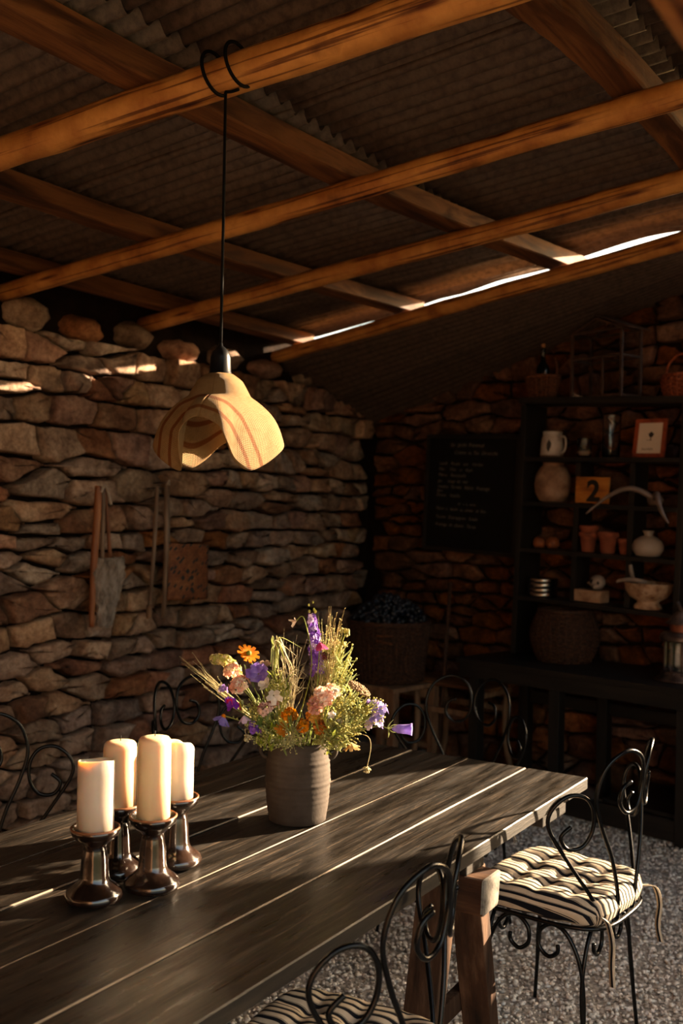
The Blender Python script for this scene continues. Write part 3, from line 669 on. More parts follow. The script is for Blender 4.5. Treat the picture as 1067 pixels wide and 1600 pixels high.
# edge of the brim: (right, towards camera, drop), going round from the front
edge = [(-.035, .150, .124), (.015, .150, .145), (.038, .146, .190), (.058, .132, .236), (.092, .106, .258), (.130, .068, .240), (.166, .022, .206), (.174, -.02, .182), (.158, -.07, .158), (.115, -.120, .146), (.05, -.150, .152), (-.01, -.150, .178),
        (-.055, -.138, .222), (-.095, -.110, .246), (-.140, -.062, .222), (-.170, -.012, .192), (-.172, .030, .190), (-.158, .066, .216), (-.122, .098, .246), (-.083, .120, .262), (-.088, .134, .214), (-.086, .145, .165), (-.064, .150, .135)]
th_ = [-8, 5, 15, 26, 42, 62, 82, 97, 115, 137, 162, 184, 203, 222, 246, 266, 280, 294, 308, 322, 331, 339, 346]
E_ = sm(edge, 5, True); nE = len(E_); TH = np.interp(np.arange(nE + 1) / 5, np.arange(24), th_ + [352])
fw2, rg2 = -fwd, rgt
def shade(i, s):
    e = E_[i % nE]; phi = radians(TH[i]); dirn = Vector((sin(phi), cos(phi)))
    if s < .42:                                         # crown
        t = s / .42; r_ = .034 + .014 * min(1, t * 3) + .036 * t; d = .058 * t ** 1.1 - .004 * (1 - t); q = dirn * r_
    else:
        t = (s - .42) / .58; b0 = dirn * .084; tgt = Vector((e.x, e.y)); q = b0.lerp(tgt, t) + (b0.lerp(tgt, .5).normalized()) * (.016 * sin(pi * t)); d = .058 + (e.z - .058) * (t ** 1.12) - .004 * sin(pi * t)
    return Vector((q.x, q.y, d))
arch = [Vector(a) for a in ((-.080, .30), (-.088, .214), (-.086, .165), (-.064, .135), (-.035, .124), (.0, .135), (.020, .155), (.038, .190), (.058, .236), (.075, .30))]
def arch_dist(x, d):
    p = Vector((x, d)); b = 9
    for a, c in zip(arch, arch[1:]):
        ac = c - a; t = max(0, min(1, (p - a).dot(ac) / ac.length_squared)); b = min(b, (p - a - ac * t).length)
    return b
mb = MB(); uv = []; uv2 = []; nu, nv = nE, 40; V_ = []
for j in range(nv):
    for i in range(nu + 1):
        q = shade(i, j / (nv - 1)); V_.append(rg2 * q.x + fw2 * q.y + Vector((0, 0, -q.z))); uv.append((i / nu, j / (nv - 1)))
        front = q.y > -.03
        uv2.append((arch_dist(q.x, q.z) / .105 if front and j / (nv - 1) > .40 else ((j / (nv - 1) * 1.7 - .85) if not front else .9), 0))
mb.add(V_, [(j * (nu + 1) + i, j * (nu + 1) + i + 1, (j + 1) * (nu + 1) + i + 1, (j + 1) * (nu + 1) + i) for j in range(nv - 1) for i in range(nu)])
so = mb.build('straw_shade', m_straw, lamp, uv=uv, solid=.0035); l2 = so.data.uv_layers.new(name='stripes'); ix = np.empty(len(so.data.loops), dtype=np.int32); so.data.loops.foreach_get('vertex_index', ix)
l2.data.foreach_set('uv', np.array(uv2, dtype=np.float32)[ix].ravel())
MB().lathe([(.034, -.006), (.0335, .002), (.031, .006), (.0305, .010), (.029, .012), (.0275, .05), (.023, .066), (.012, .078), (.006, .082), (.005, .09)], 28, capt=True).build('socket', m_bake, lamp)
zp = RZ(LY) - ZL
MB().tube([(0, 0, .08), (0.001, 0, .4), (0, 0, zp - .06)], .0042, 8).build('cord', m_cord, lamp)
mb = MB()
for dy in (-.045, .035):
    mb.tube([(.0 + .059 * cos(a) - .0, dy + .010 * sin(a), zp + .001 + .059 * sin(a) - .10 * dy) for a in [2 * pi * k / 32 for k in range(32)]], .0050, 8, True)
mb.tube(sm([(0, 0, zp - .06), (.0, -.02, zp - .063), (0, -.045, zp - .062)], 4), .0045, 8)
mb.build('cord_loop', m_cord, lamp)

# ------------------------------------------------------------------ clay crock with flowers
m_clay = M('grey_brown_clay', ['#302923', '#3e3630', '#4a423a'], rough=.85, scale=10, bump=.35, bscale=60, bdist=.003, spec=.25)
m_claydark = M('crock_inside', ['#2a231d', '#3a3029'], rough=.95, scale=10)
VX, VY, VZ = 2.379, 1.638, TZ + .003
vase = thing('clay_crock', 'grey brown clay crock with small lug handles holding the flowers', 'crock', (VX, VY, VZ))
rid = lambda z: .0005 * sin(z * 420) * (1 if .05 < z < .2 else .3)
prof = [(.074, 0), (.081, .003), (.0825, .02)] + [(.0825 + .0085 * sin(pi * min(1, (z - .02) / .19)) ** .8 + rid(z) + (.0018 if abs(z - .172) < .004 or abs(z - .112) < .003 else 0), z) for z in np.linspace(.025, .205, 46)] + [(.0835, .208), (.0855, .213), (.0872, .218), (.0868, .2235), (.083, .2245), (.080, .221), (.079, .20), (.080, .10), (.074, .012), (.001, .010)]
MB().lathe(prof, 56).build('crock_body', m_clay, vase)
for s in (-1, 1):
    d = rgt * s; pth = [d * x + Vector((0, 0, z)) for x, z in [(.080, .206), (.094, .212), (.104, .204), (.106, .190), (.098, .176), (.084, .170)]]
    MB().tube(sm(pth, 6), .0055, 8, flat=1.5).build('lug_handle', m_clay, vase)

def leafmat(n, c, tr=.35, r=.6): return M(n, c, rough=r, scale=30, bump=.15, trans=tr, spec=.3, vary=.12, hue=.012)
m_green = leafmat('leaf_green', ['#5c6a28', '#8a9444', '#a4a95a']); m_dkgreen = leafmat('dark_leaf', ['#2f4018', '#55682b'])
m_sage = leafmat('pale_foliage', ['#98984e', '#bcb96e', '#d2cb8c']); m_straww = leafmat('dry_grass', ['#9c8f60', '#c4b684', '#d8cba0'])
m_purple = leafmat('purple_petal', ['#5b2f86', '#7d4fae', '#9a72c4']); m_violet = leafmat('violet_petal', ['#6a55a8', '#8f7cc6', '#b5a6dc']); m_lilac = leafmat('lilac_petal', ['#9f86b8', '#c3aed0', '#d9c9dd'])
m_orange = leafmat('orange_petal', ['#c05c10', '#e38a1e', '#f0a63a']); m_rust = leafmat('rust_petal', ['#8a4a14', '#b9741f', '#cf942e']); m_yellow = leafmat('mustard_floret', ['#7a4806', '#a06a10', '#b98222'])
m_pink = leafmat('pink_petal', ['#c98272', '#e6b0a0', '#f2d0c2']); m_peach = leafmat('peach_petal', ['#d9a184', '#eccbb0', '#f6e4cf']); m_cream = leafmat('cream_floret', ['#cdb98c', '#e8dab2', '#f3ead0'])
m_magenta = leafmat('magenta_petal', ['#a8325f', '#d05a84']); m_red = leafmat('dark_red_petal', ['#5a0d14', '#8a1c22']); m_white = leafmat('white_petal', ['#d6cbbf', '#f0e8de']); m_tan = leafmat('withered_petal', ['#a97f4d', '#cfa873', '#dfc294'])
FP = {'larkspur': (0.033, -0.014, 0.356), 'larkspur_b': (0.036, -0.038, 0.185), 'bud_nod': (-0.015, 0.005, 0.340), 'columbine': (0.004, -0.062, 0.276), 'scabious': (0.041, -0.065, 0.240), 'greenspike': (0.086, -0.098, 0.312), 'greenspike_b': (0.058, -0.073, 0.195), 'plume': (0.049, -0.077, 0.287), 'plume2': (0.051, -0.043, 0.262), 'yarrow': (0.056, -0.162, 0.158), 'violet1': (0.083, -0.186, 0.118), 'violet2': (0.103, -0.200, 0.091), 'lilac': (0.087, -0.193, 0.050), 'bell': (0.091, -0.236, 0.051), 'bell_tip': (0.114, -0.292, 0.051), 'tan': (0.019, -0.161, 0.015), 'seed_top': (0.052, -0.194, 0.031), 'seed': (0.043, -0.199, -0.060), 'stock1': (-0.014, -0.089, 0.138), 'stock2': (0.024, -0.094, 0.148), 'stock3': (-0.035, -0.076, 0.115), 'mari1': (-0.072, -0.017, 0.087), 'mari2': (-0.061, -0.053, 0.062), 'mari3': (-0.036, -0.073, 0.083), 'mari4': (-0.027, -0.089, 0.057), 'yellow': (-0.098, -0.013, 0.051), 'pink1': (-0.109, 0.041, 0.102), 'pink2': (-0.079, 0.031, 0.106), 'petunia': (-0.103, 0.068, 0.195), 'tanbloom': (-0.078, 0.067, 0.215), 'zinnia': (-0.078, 0.124, 0.243), 'celosia': (-0.122, 0.211, 0.225), 'celosia_m': (-0.105, 0.184, 0.222), 'celosia_b': (-0.093, 0.147, 0.188), 'peach1': (-0.127, 0.144, 0.199), 'peach2': (-0.131, 0.113, 0.164), 'wisp': (-0.139, 0.218, 0.172), 'pur1': (-0.149, 0.159, 0.156), 'pur2': (-0.153, 0.130, 0.123), 'pur3': (-0.145, 0.116, 0.102), 'pur0': (-0.146, 0.156, 0.144), 'aqui': (-0.168, 0.135, 0.082), 'lil2': (-0.139, 0.089, 0.083), 'pur4': (-0.135, 0.063, 0.066), 'lil3': (-0.137, 0.048, 0.039), 'creambud_top': (-0.142, 0.074, 0.050), 'creambud': (-0.141, 0.073, 0.024), 'leaf1a': (-0.108, 0.077, 0.156), 'leaf1b': (-0.117, 0.109, 0.221), 'leaf2a': (-0.120, 0.040, 0.097), 'leaf2b': (-0.136, 0.046, 0.039), 'leaf3a': (-0.142, 0.093, 0.097), 'leaf3b': (-0.140, 0.109, 0.134), 'droop1': (-0.043, 0.068, 0.284), 'droop2': (-0.012, 0.057, 0.282), 'droop3': (-0.016, 0.025, 0.194), 'droop4': (-0.056, 0.050, 0.206), 'white1': (-0.088, 0.027, 0.139), 'white2': (-0.091, 0.050, 0.167), 'white3': (-0.007, -0.138, 0.069), 'white4': (-0.016, -0.123, 0.090), 'fol1': (0.024, -0.150, 0.069), 'fol2': (-0.007, -0.139, 0.043), 'fol3': (0.057, -0.165, 0.083), 'fol4': (-0.029, -0.122, 0.027), 'fol5': (-0.110, 0.024, 0.030), 'fol6': (-0.085, -0.034, 0.034), 'fol7': (0.053, -0.121, 0.114), 'fol8': (-0.105, 0.072, 0.076), 'fol9': (-0.048, 0.039, 0.143), 'fol10': (0.085, -0.077, 0.192), 'fol11': (0.066, -0.067, 0.230), 'blade1': (0.050, -0.115, 0.161), 'blade2': (0.049, -0.133, 0.152), 'gr1': (-0.027, 0.043, 0.149), 'gr2': (-0.005, 0.027, 0.211), 'gr3': (-0.013, -0.017, 0.180), 'gr4': (0.029, -0.045, 0.160), 'gr5': (-0.066, 0.047, 0.112)}
G = lambda n: Vector(FP[n])
BIG = 1.22
fr = random.Random(12)
rv = lambda s=1.0: Vector((fr.uniform(-1, 1), fr.uniform(-1, 1), fr.uniform(-1, 1))) * s
def petals(mb, c, d, r, n=5, wid=.75, cup=.25, mi=0, len_j=.15, tip=.55):
    d = Vector(d).normalized(); u = d.orthogonal().normalized(); w = d.cross(u); a0 = fr.uniform(0, 6)
    for k in range(n):
        a = a0 + 2 * pi * k / n; q = u * cos(a) + w * sin(a); t = d.cross(q); L_ = r * (1 + fr.uniform(-len_j, len_j)); b = wid * pi * r / n
        P = [c + q * L_ * .08, c + q * L_ * .5 + t * b * .8 + d * cup * L_ * .45, c + q * L_ * .98 + t * b * tip + d * cup * L_ * .8, c + q * L_ * 1.02 - t * b * tip + d * cup * L_ * .8, c + q * L_ * .5 - t * b * .8 + d * cup * L_ * .45]
        mb.add(P, [(0, 1, 4), (4, 1, 2, 3)], mi)
def blade(mb, pts, w, mi=0, fold=.25, n=6):
    P = sm(pts, n); m = len(P); V_ = []
    for i, p in enumerate(P):
        t = i / (m - 1); T = (P[min(m - 1, i + 1)] - P[max(0, i - 1)]).normalized(); side = T.cross(Vector((.35, .2, .9))); side = side.normalized() if side.length > .05 else T.orthogonal().normalized()
        ww = w * (sin(pi * min(1, .12 + t * .88)) ** .8 + .05); V_ += [p - side * ww, p + T.cross(side) * ww * fold, p + side * ww]
    mb.add(V_, [(3 * i + k, 3 * i + k + 1, 3 * i + k + 4, 3 * i + k + 3) for i in range(m - 1) for k in (0, 1)], mi)
def rim_pt(h, k=.8):
    d = Vector((h.x, h.y, 0)); d = d.normalized() * min(.062, d.length * k) if d.length > 1e-4 else d; return d + Vector((fr.uniform(-.010, .010), fr.uniform(-.010, .010), .0))
GRP = 'cut garden flowers in the clay crock'
def flower(name, head, label, cat='flower', r=.0018, mat=None, via=None, leaves=2, group=GRP):
    root = Vector((VX + fr.uniform(-.03, .03), VY + fr.uniform(-.03, .03), VZ + .016)); t = thing(name, label, cat, tuple(root), 0, group)
    o = Vector((VX, VY, .982)) - root; rp = rim_pt(head); pts = [Vector((0, 0, 0)), o + rp * .8 + Vector((0, 0, -.06)), o + rp + Vector((0, 0, .012))]
    for v in (via or []): pts.append(o + v)
    if not via and (head - rp).length > .06: pts.append(o + rp.lerp(head, .55) + Vector((0, 0, .14 * (head - rp).length * .4)))
    pts.append(o + head); P = sm(pts, 7); mb = MB(); mb.tube(P, [r * 1.2, r * .75], 6); mb.build('stem', mat or m_green, t)
    for k in range(leaves):
        i = int(len(P) * fr.uniform(.5, .85)); q = P[i]; d = rv(.03); d.z = fr.uniform(.0, .03); m2 = MB(); blade(m2, [q, q + d * .6 + Vector((0, 0, .008)), q + d * 1.3], fr.uniform(.0025, .005)); m2.build('leaf', m_green, t)
    return t, o
# tall spires -------------------------------------------------------
def spire(name, a, b, n, rad, mats, label, fs=.011, buds=0):
    A, B = G(a), G(b); t, o = flower(name, A, label, via=[B], leaves=1); mb = MB()
    for k in range(n):
        f = (k + .5) / n; c = B.lerp(A, f); r_ = rad * (1 - .55 * f ** 1.5); a_ = k * 2.4 + fr.uniform(-.3, .3); d = (rgt * cos(a_) - fwd * sin(a_) + up * .25).normalized()
        petals(mb, o + c + d * r_, d + rv(.35), fs * (1 - .4 * f) * fr.uniform(.8, 1.2), 5, .95, .3, mi=0 if fr.random() < .72 else 1)
    mb.build('florets', mats, t, kind='stuff')
    if buds:
        mb = MB()
        for k in range(buds): mb.ball(o + A + up * (.004 + .007 * k) + rv(.005) + (rgt * (.008 * (-1) ** k) * (1 - k / buds)), .0042 * (1 - .4 * k / buds), 7, 5, sc=(1, 1, 1.4))
        mb.build('buds', m_sage, t, kind='stuff')
    return t
spire('larkspur', 'larkspur', 'larkspur_b', 60, .017, [m_purple, m_lilac], 'tall purple larkspur spire rising highest from the flowers', .0125, 5)
spire('larkspur', 'violet1', 'violet2', 22, .022, [m_violet, m_purple], 'violet larkspur cluster below the mustard yellow flower on the right', .014)
spire('larkspur', 'violet2', 'lilac', 18, .020, [m_lilac, m_violet], 'faded lilac larkspur spray low on the right side of the flowers', .014)
spire('snapdragon', 'pur2', 'pur3', 14, .013, [m_purple, m_magenta], 'deep purple snapdragon cluster drooping on the left of the flowers', .013)
spire('snapdragon', 'pur1', 'pur0', 6, .009, [m_purple, m_violet], 'small purple snapdragon tip left of the pink blooms', .011)
spire('snapdragon', 'pur4', 'lil3', 9, .012, [m_purple, m_lilac], 'purple and lilac bloom hanging low beside the left rim of the crock', .011)
# green seed spikes
t, o = flower('green_bud_spike', G('greenspike'), 'slender green bud spike leaning right behind the flowers', via=[G('greenspike_b')], leaves=0); mb = MB()
for k in range(22):
    f = fr.choice((0, .03, .08, .3, .36, .42)); c = G('greenspike').lerp(G('greenspike_b'), f); mb.ball(o + c + rv(.012), fr.uniform(.003, .005), 7, 5, sc=(1, 1, 1.3))
mb.build('buds', m_sage, t, kind='stuff')
t, o = flower('nodding_bud', G('bud_nod'), 'pale nodding bud on a bent stem left of the purple spire', via=[G('larkspur_b') + Vector((-.02, .01, .02)), G('bud_nod') + rgt * .022 + up * .004], leaves=0)
mb = MB(); petals(mb, o + G('bud_nod'), (-rgt - up * .5), .014, 4, .6, 1.6); petals(mb, o + G('bud_nod'), (-rgt + up * .3), .010, 4, .5, 1.2); mb.build('petals', m_peach, t)
t, o = flower('columbine', G('columbine'), 'magenta pink columbine bloom against the purple spire', leaves=0); mb = MB()
petals(mb, o + G('columbine') + up * .008, -up + rgt * .2, .020, 5, .9, 1.2); petals(mb, o + G('columbine') + up * .006, -up, .013, 5, .8, 1.6); mb.build('petals', [m_magenta], t)
t, o = flower('scabious', G('scabious'), 'small dark red scabious beside the magenta columbine', leaves=1); mb = MB()
for k in range(16): petals(mb, o + G('scabious') + rv(.009), up + rv(.8), .008, 5, .8, .4)
mb.build('florets', m_red, t, kind='stuff')
# plumes and grasses ------------------------------------------------
def spray(name, centre, tips, label, mat, n, r=.0006, seedr=0, spread=.05, cat='grass', base=None):
    c = G(centre); t, o = flower(name, c, label, cat, r=.0014, mat=mat, leaves=0, group='grass and foliage sprays among the flowers'); mb = MB()
    b0 = base if base is not None else rim_pt(c) * .9
    for k in range(n):
        f = fr.uniform(.15, .95); s = b0.lerp(c, f); tip = c + rv(spread) + (c - b0) * fr.uniform(-.3, .35) if tips is None else fr.choice(tips) + rv(spread)
        m_ = s.lerp(tip, .5) + rv(spread * .25); P = sm([o + s, o + m_, o + tip], 3); mb.tube(P, [r, r * .6], 4, cap=False)
        if seedr:
            for q in P[-3:]: mb.ball(q + rv(seedr), seedr * fr.uniform(.6, 1.2), 5, 4)
    mb.build('fine_stalks', mat, t, kind='stuff'); return t
spray('grass_spray', 'gr2', None, 'fan of fine dry grass stalks in the middle of the flowers', m_straww, 70, .0007, 0, .045)
spray('grass_spray', 'gr4', None, 'upright pale grass stalks under the purple spire', m_straww, 55, .0007, 0, .035)
spray('grass_spray', 'gr1', None, 'thin brownish grass stalks left of the purple spire', m_straww, 45, .0006, 0, .04)
spray('feather_grass', 'plume', None, 'feathery seeding grass plume right of the purple spire', m_straww, 46, .0006, .0014, .028)
spray('feather_grass', 'plume2', None, 'low feathery grass tuft behind the dark red bloom', m_sage, 40, .0006, .0014, .03)
spray('feather_grass', 'wisp', None, 'wispy grass plume sticking out far left over the chair scroll', m_straww, 40, .0005, .0010, .028)
for nme, lb in (('fol1', 'pale green fennel cluster right of centre'), ('fol2', 'pale seeded foliage over the right rim of the crock'), ('fol3', 'foliage cluster under the violet larkspur'), ('fol4', 'white flecked foliage at the crock handle'), ('fol5', 'green foliage over the left rim of the crock'),
                ('fol6', 'low green foliage over the middle of the rim'), ('fol7', 'fennel sprig between the pink stocks and the yellow yarrow'), ('fol8', 'green sprig under the pink blooms on the left'), ('fol9', 'sage green sprig left of the grass fan'), ('fol10', 'airy fennel frond on the upper right'), ('fol11', 'fine fennel tips above the pale pink stocks')):
    t = spray('fennel_sprig', nme, None, lb, m_sage, 64, .0009, .0026, .036, 'foliage')
    o = Vector((VX, VY, .982)) - t.location; mb = MB()
    for k in range(30):
        c = o + G(nme) + rv(.034); d = rv(.024); d.z += .008; blade(mb, [c, c + d * .6, c + d * 1.3], .0034, n=3)
    mb.build('leaflets', m_green, t, kind='stuff')
# clustered heads ---------------------------------------------------
def cluster(name, pos, label, mats, n, rad, fs, flat=.7, nrm=None, leaves=1, pet=5):
    c = G(pos); t, o = flower(name, c, label, leaves=leaves); mb = MB(); d0 = (nrm or (c.normalized() * .6 + up * .6 - fwd * .5)).normalized()
    for k in range(n):
        d = rv().normalized(); d = (d + d0 * .6).normalized(); p = d * rad * fr.uniform(.65, 1); p -= d0 * p.dot(d0) * (1 - flat); petals(mb, o + c + p * BIG, d, BIG * fs * fr.uniform(.75, 1.25), pet, .85, .35, mi=fr.randrange(len(mats)))
    mb.build('florets', mats, t, kind='stuff'); return t, o
cluster('stock_flower', 'stock1', 'pale pink stock bloom in the middle above the orange marigolds', [m_pink, m_peach, m_white], 30, .020, .012)
cluster('stock_flower', 'stock2', 'pale pink stock bloom at the upper right of the pink group', [m_peach, m_white], 20, .015, .011)
cluster('stock_flower', 'stock3', 'salmon pink stock bloom just above the marigolds', [m_pink, m_tan], 20, .016, .011)
cluster('pink_cluster', 'pink1', 'small coral pink flower cluster left of centre', [m_pink, m_magenta, m_pink], 24, .016, .008)
cluster('pink_cluster', 'pink2', 'small pale pink cluster beside the coral one', [m_pink, m_peach], 14, .012, .008)
cluster('astrantia', 'peach1', 'upper peach pink astrantia below the cream plume on the left', [m_peach, m_pink, m_cream], 36, .019, .008)
cluster('astrantia', 'peach2', 'lower peach pink astrantia above the purple snapdragon', [m_peach, m_pink, m_white], 44, .023, .008)
for q, lb in (('mari1', 'rusty orange marigold at the left of the marigold group'), ('mari2', 'rusty orange marigold lowest above the crock rim'), ('mari3', 'amber marigold at the top of the marigold group'), ('mari4', 'amber yellow marigold at the right of the marigold group')):
    cluster('marigold', q, lb, [m_rust, m_orange, m_yellow], 26, .015, .009, .5)
# yarrow: flat tilted head
t, o = flower('yarrow', G('yarrow'), 'mustard yellow flat yarrow head on the right', leaves=1); mb = MB(); d0 = (rgt * .45 + up * .75 - fwd * .35).normalized(); u_ = d0.orthogonal().normalized(); w_ = d0.cross(u_); ax = (rgt - up * .62).normalized()
for k in range(230):
    a = fr.uniform(0, 2 * pi); q = sqrt(fr.random()) * .033; p = ax * q * cos(a) + d0.cross(ax) * q * .62 * sin(a); mb.ball(o + G('yarrow') + p + d0 * (.006 * (1 - (q / .033) ** 2)) + rv(.0015), .0029, 6, 4)
mb.build('floret_head', m_yellow, t, kind='stuff')
# cream celosia: a bent fluffy plume
t, o = flower('celosia_plume', G('celosia'), 'bent cream fluffy plume at the upper left of the flowers', via=[G('celosia_b'), G('celosia_m')], leaves=0); mb = MB(); P = sm([G('celosia'), G('celosia_m'), G('celosia_b')], 12)
for k in range(170):
    f = fr.random(); c = P[int(f * (len(P) - 1))]; d = rv().normalized(); r_ = .011 + .006 * f; petals(mb, o + c + d * r_, d, .006, 4, .8, .6, mi=fr.randrange(2))
mb.build('florets', [m_cream, m_sage], t, kind='stuff')
# single blooms -----------------------------------------------------
def bloom(name, pos, label, mat, d, r, n, cup, inner=None, wid=.9, leaves=1, via=None):
    r *= 1.15; t, o = flower(name, G(pos), label, leaves=leaves, via=via); mb = MB(); petals(mb, o + G(pos), d, r, n, wid, cup); petals(mb, o + G(pos) + Vector(d).normalized() * .002, d, r * .7, n, wid, cup * 1.3); mb.build('petals', mat, t)
    if inner: m2 = MB(); m2.ball(o + G(pos) + Vector(d).normalized() * r * .12, r * .26, 8, 6); m2.build('flower_eye', inner, t)
    return t, o
bloom('zinnia', 'zinnia', 'bright orange zinnia at the top left of the flowers', m_orange, up * .55 + rgt * .35 - fwd * .6, .027, 11, .12, m_green, leaves=0)
bloom('petunia', 'petunia', 'soft violet trumpet bloom upper left of centre', m_violet, -fwd * .8 + up * .5 - rgt * .2, .026, 5, .55, None, 1.15)
bloom('withered_bloom', 'tanbloom', 'withered tan bloom above the violet trumpet', m_tan, up - fwd * .3, .018, 6, .5)
bloom('withered_bloom', 'tan', 'withered tan bloom hanging at the right of the crock', m_tan, -up + rgt * .2, .022, 7, .9, None, .7, 0)
bloom('columbine', 'aqui', 'lilac columbine with orange heart drooping at the far left', m_violet, -up * .8 - rgt * .4, .024, 6, .9, m_orange, .8, 0)
bloom('bellflower', 'lil2', 'small pale lilac bell below the purple snapdragon', m_lilac, -up + rgt * .2, .016, 5, 1.2, None, .9, 0)
bloom('yellow_disc', 'yellow', 'dull yellow round bloom above the middle of the rim', m_yellow, -fwd + up * .6, .018, 10, .1, m_yellow, 1.0)
for q, lb in (('white1', 'white petalled bloom left of the grass fan'), ('white2', 'pale drooping white bloom under the violet trumpet'), ('white3', 'tiny white bloom among the right-hand foliage'), ('white4', 'tiny white bloom right of the marigolds')):
    bloom('white_bloom', q, lb, m_white, -fwd * .6 + rv(.6), .019 if q < 'white3' else .010, 5, .9, None, .8, 0)
# the bellflower sticking out to the right
h0, h1 = G('bell'), G('bell_tip'); t, o = flower('bellflower', h0, 'lilac bellflower bud pointing out sideways on the far right', leaves=0, via=[G('lilac')]); ax = (h1 - h0).normalized(); R3 = ax.to_track_quat('Z', 'Y').to_matrix()
MB().lathe([(.003, 0), (.008, .006), (.0115, .016), (.0125, .030), (.0128, .042), (.0145, .050), (.0165, .055), (.0135, .053), (.010, .040), (.002, .020)], 20, c=o + h0 + ax * .012, axis=R3, wob=lambda a, z: 1 + (.10 * cos(5 * a) if z > .03 else .04 * cos(5 * a))).build('bell', m_violet, t)
mb = MB()
for k in range(5):
    a = k * 2 * pi / 5; q = R3 @ Vector((cos(a), sin(a), 0)); blade(mb, [o + h0, o + h0 + q * .010 + ax * .014, o + h0 + q * .011 + ax * .028], .0035, n=3)
for s in (-1, 1): blade(mb, [o + h0, o + h0 + up * s * .012 + ax * .004, o + h0 + up * s * .026 + ax * (.016 if s > 0 else .002)], .0022, n=4)
mb.build('calyx', m_green, t)
for nm, tp, bt, lb in (('seed_head', 'seed_top', 'seed', 'single seed head dangling on a thin stalk right of the crock'), ('seed_head', 'creambud_top', 'creambud', 'pale oval bud dangling at the left of the crock rim')):
    t, o = flower(nm, G(bt), lb, via=[G(tp)], leaves=0, mat=m_straww, r=.0011); mb = MB()
    for k in range(26): mb.ball(o + G(bt) + rv(.0075), .0030, 6, 4)
    mb.build('seeds', m_sage if nm == 'x' else m_straww, t, kind='stuff')
# big leaves --------------------------------------------------------
def leafstem(name, pts, w, mat, label):
    P = [G(p) if isinstance(p, str) else p for p in pts]; t, o = flower(name, P[0], label, 'leaf', leaves=0, group='single long leaves among the flowers'); mb = MB(); blade(mb, [o + p for p in P], w, n=8, fold=.3); mb.build('leaf_blade', mat, t)
leafstem('broad_leaf', ['leaf1a', 'leaf1b'], .0085, m_dkgreen, 'broad green leaf under the orange zinnia')
leafstem('broad_leaf', ['leaf2a', 'leaf2b'], .008, m_dkgreen, 'dark green pointed leaf hanging before the left rim')
leafstem('broad_leaf', ['leaf3a', 'leaf3b'], .006, m_green, 'light green leaf beside the purple snapdragon')
leafstem('narrow_leaf', ['blade1', 'blade2'], .004, m_green, 'upright narrow green leaf left of the yellow yarrow')
t, o = flower('drooping_grass', G('droop4') + up * .01, 'tuft of long drooping narrow leaves at the top left of the flowers', 'leaf', leaves=0, group='single long leaves among the flowers')
for k in range(10):
    a = G('droop4') + rv(.010); b = G('droop1').lerp(G('droop2'), k / 9) + rv(.008); e = b + rgt * (.02 + .02 * (k % 3)) - up * (.03 + .015 * (k % 4)) if k > 4 else b + up * .012
    mb = MB(); blade(mb, [o + q for q in (a, a.lerp(b, .6) + up * .012, b, e)], .0032, n=8, fold=.3); mb.build('leaf', m_straww if k % 2 else m_green, t)

# ------------------------------------------------------------------ dark bench along the back wall
m_black = M('black_stained_wood', ['#0a0908', '#15120f', '#221c17'], rough=.5, scale=4, stretch=(.5, 6, 6), bump=.4, bscale=14, spec=.45)
m_blackv = M('black_stained_post', ['#0a0908', '#15120f', '#1f1914'], rough=.55, scale=4, stretch=(6, 6, .5), bump=.4, bscale=14, spec=.4)
RB = atan2(-.976, -.215)
bench = thing('wall_bench', 'long black stained bench along the back wall carrying the shelf unit', 'bench', (5.447, 2.639, 0), RB)
for k in range(3): MB().box((.97, .10 + .20 * k, .775), (1.94, .198, .030), bev=.003).build('top_board', m_black, bench)
MB().box((.97, .022, .722), (1.90, .030, .075), bev=.003).build('apron', m_black, bench)
MB().box((.022, .30, .722), (.030, .52, .075), bev=.003).build('apron', m_black, bench)
for x in (.115, .66, 1.40, 1.89):
    MB().box((x, .05, .341), (.065, .065, .683), bev=.004).build('leg', m_blackv, bench); MB().box((x, .55, .341), (.065, .065, .683), bev=.004).build('leg', m_blackv, bench)
MB().box((.97, .05, .075), (1.80, .035, .11), bev=.004).build('bottom_rail', m_black, bench)
MB().box((.97, .56, .52), (1.80, .03, .07), bev=.004).build('back_stretcher', m_black, bench)
for k in range(3): MB().box((1.43, .15 + .17 * k, .140), (.98, .165, .018), bev=.003).build('bottom_board', m_black, bench)

# ------------------------------------------------------------------ shelf unit on the bench
A_, U_, N_ = Vector((-.215, -.976, -.030)), Vector((-.006, -.029, 1.0)), Vector((-.977, .215, 0)); O_ = Vector((5.787, 2.445, .792))
def SH(s, d, t): return O_ + A_ * s - N_ * d + U_ * t
def shthing(name, label, cat, s, d, t, rz=0, group=None, tilt=True):
    o = thing(name, label, cat, (0, 0, 0), 0, group); R = Matrix((A_.normalized(), -N_.normalized(), U_.normalized())).transposed() if tilt else Matrix.Rotation(RB, 3, 'Z')
    o.matrix_world = Matrix.Translation(SH(s, d, t)) @ (R @ Matrix.Rotation(rz, 3, 'Z')).to_4x4(); return o
SW = 1.065; DP = .225
su = shthing('shelf_unit', 'black open shelf unit on the bench against the back wall, filled with pots', 'shelf', 0, 0, 0)
for x in (.018, SW - .018): MB().box((x, DP / 2, .755), (.036, DP, 1.50), bev=.003).build('side_panel', m_blackv, su)
TB = [1.535, 1.192, .924, .646, .356]
for i, t_ in enumerate(TB):
    th = .038 if i == 0 else .024; MB().box((SW / 2 + (0 if i else .0), DP / 2, t_ - th / 2), (SW + (.02 if i == 0 else -.072), DP + (.02 if i == 0 else 0), th), Matrix.Rotation(.028 if i == 0 else 0, 3, 'Y'), bev=.003).build('shelf_board', m_black, su)
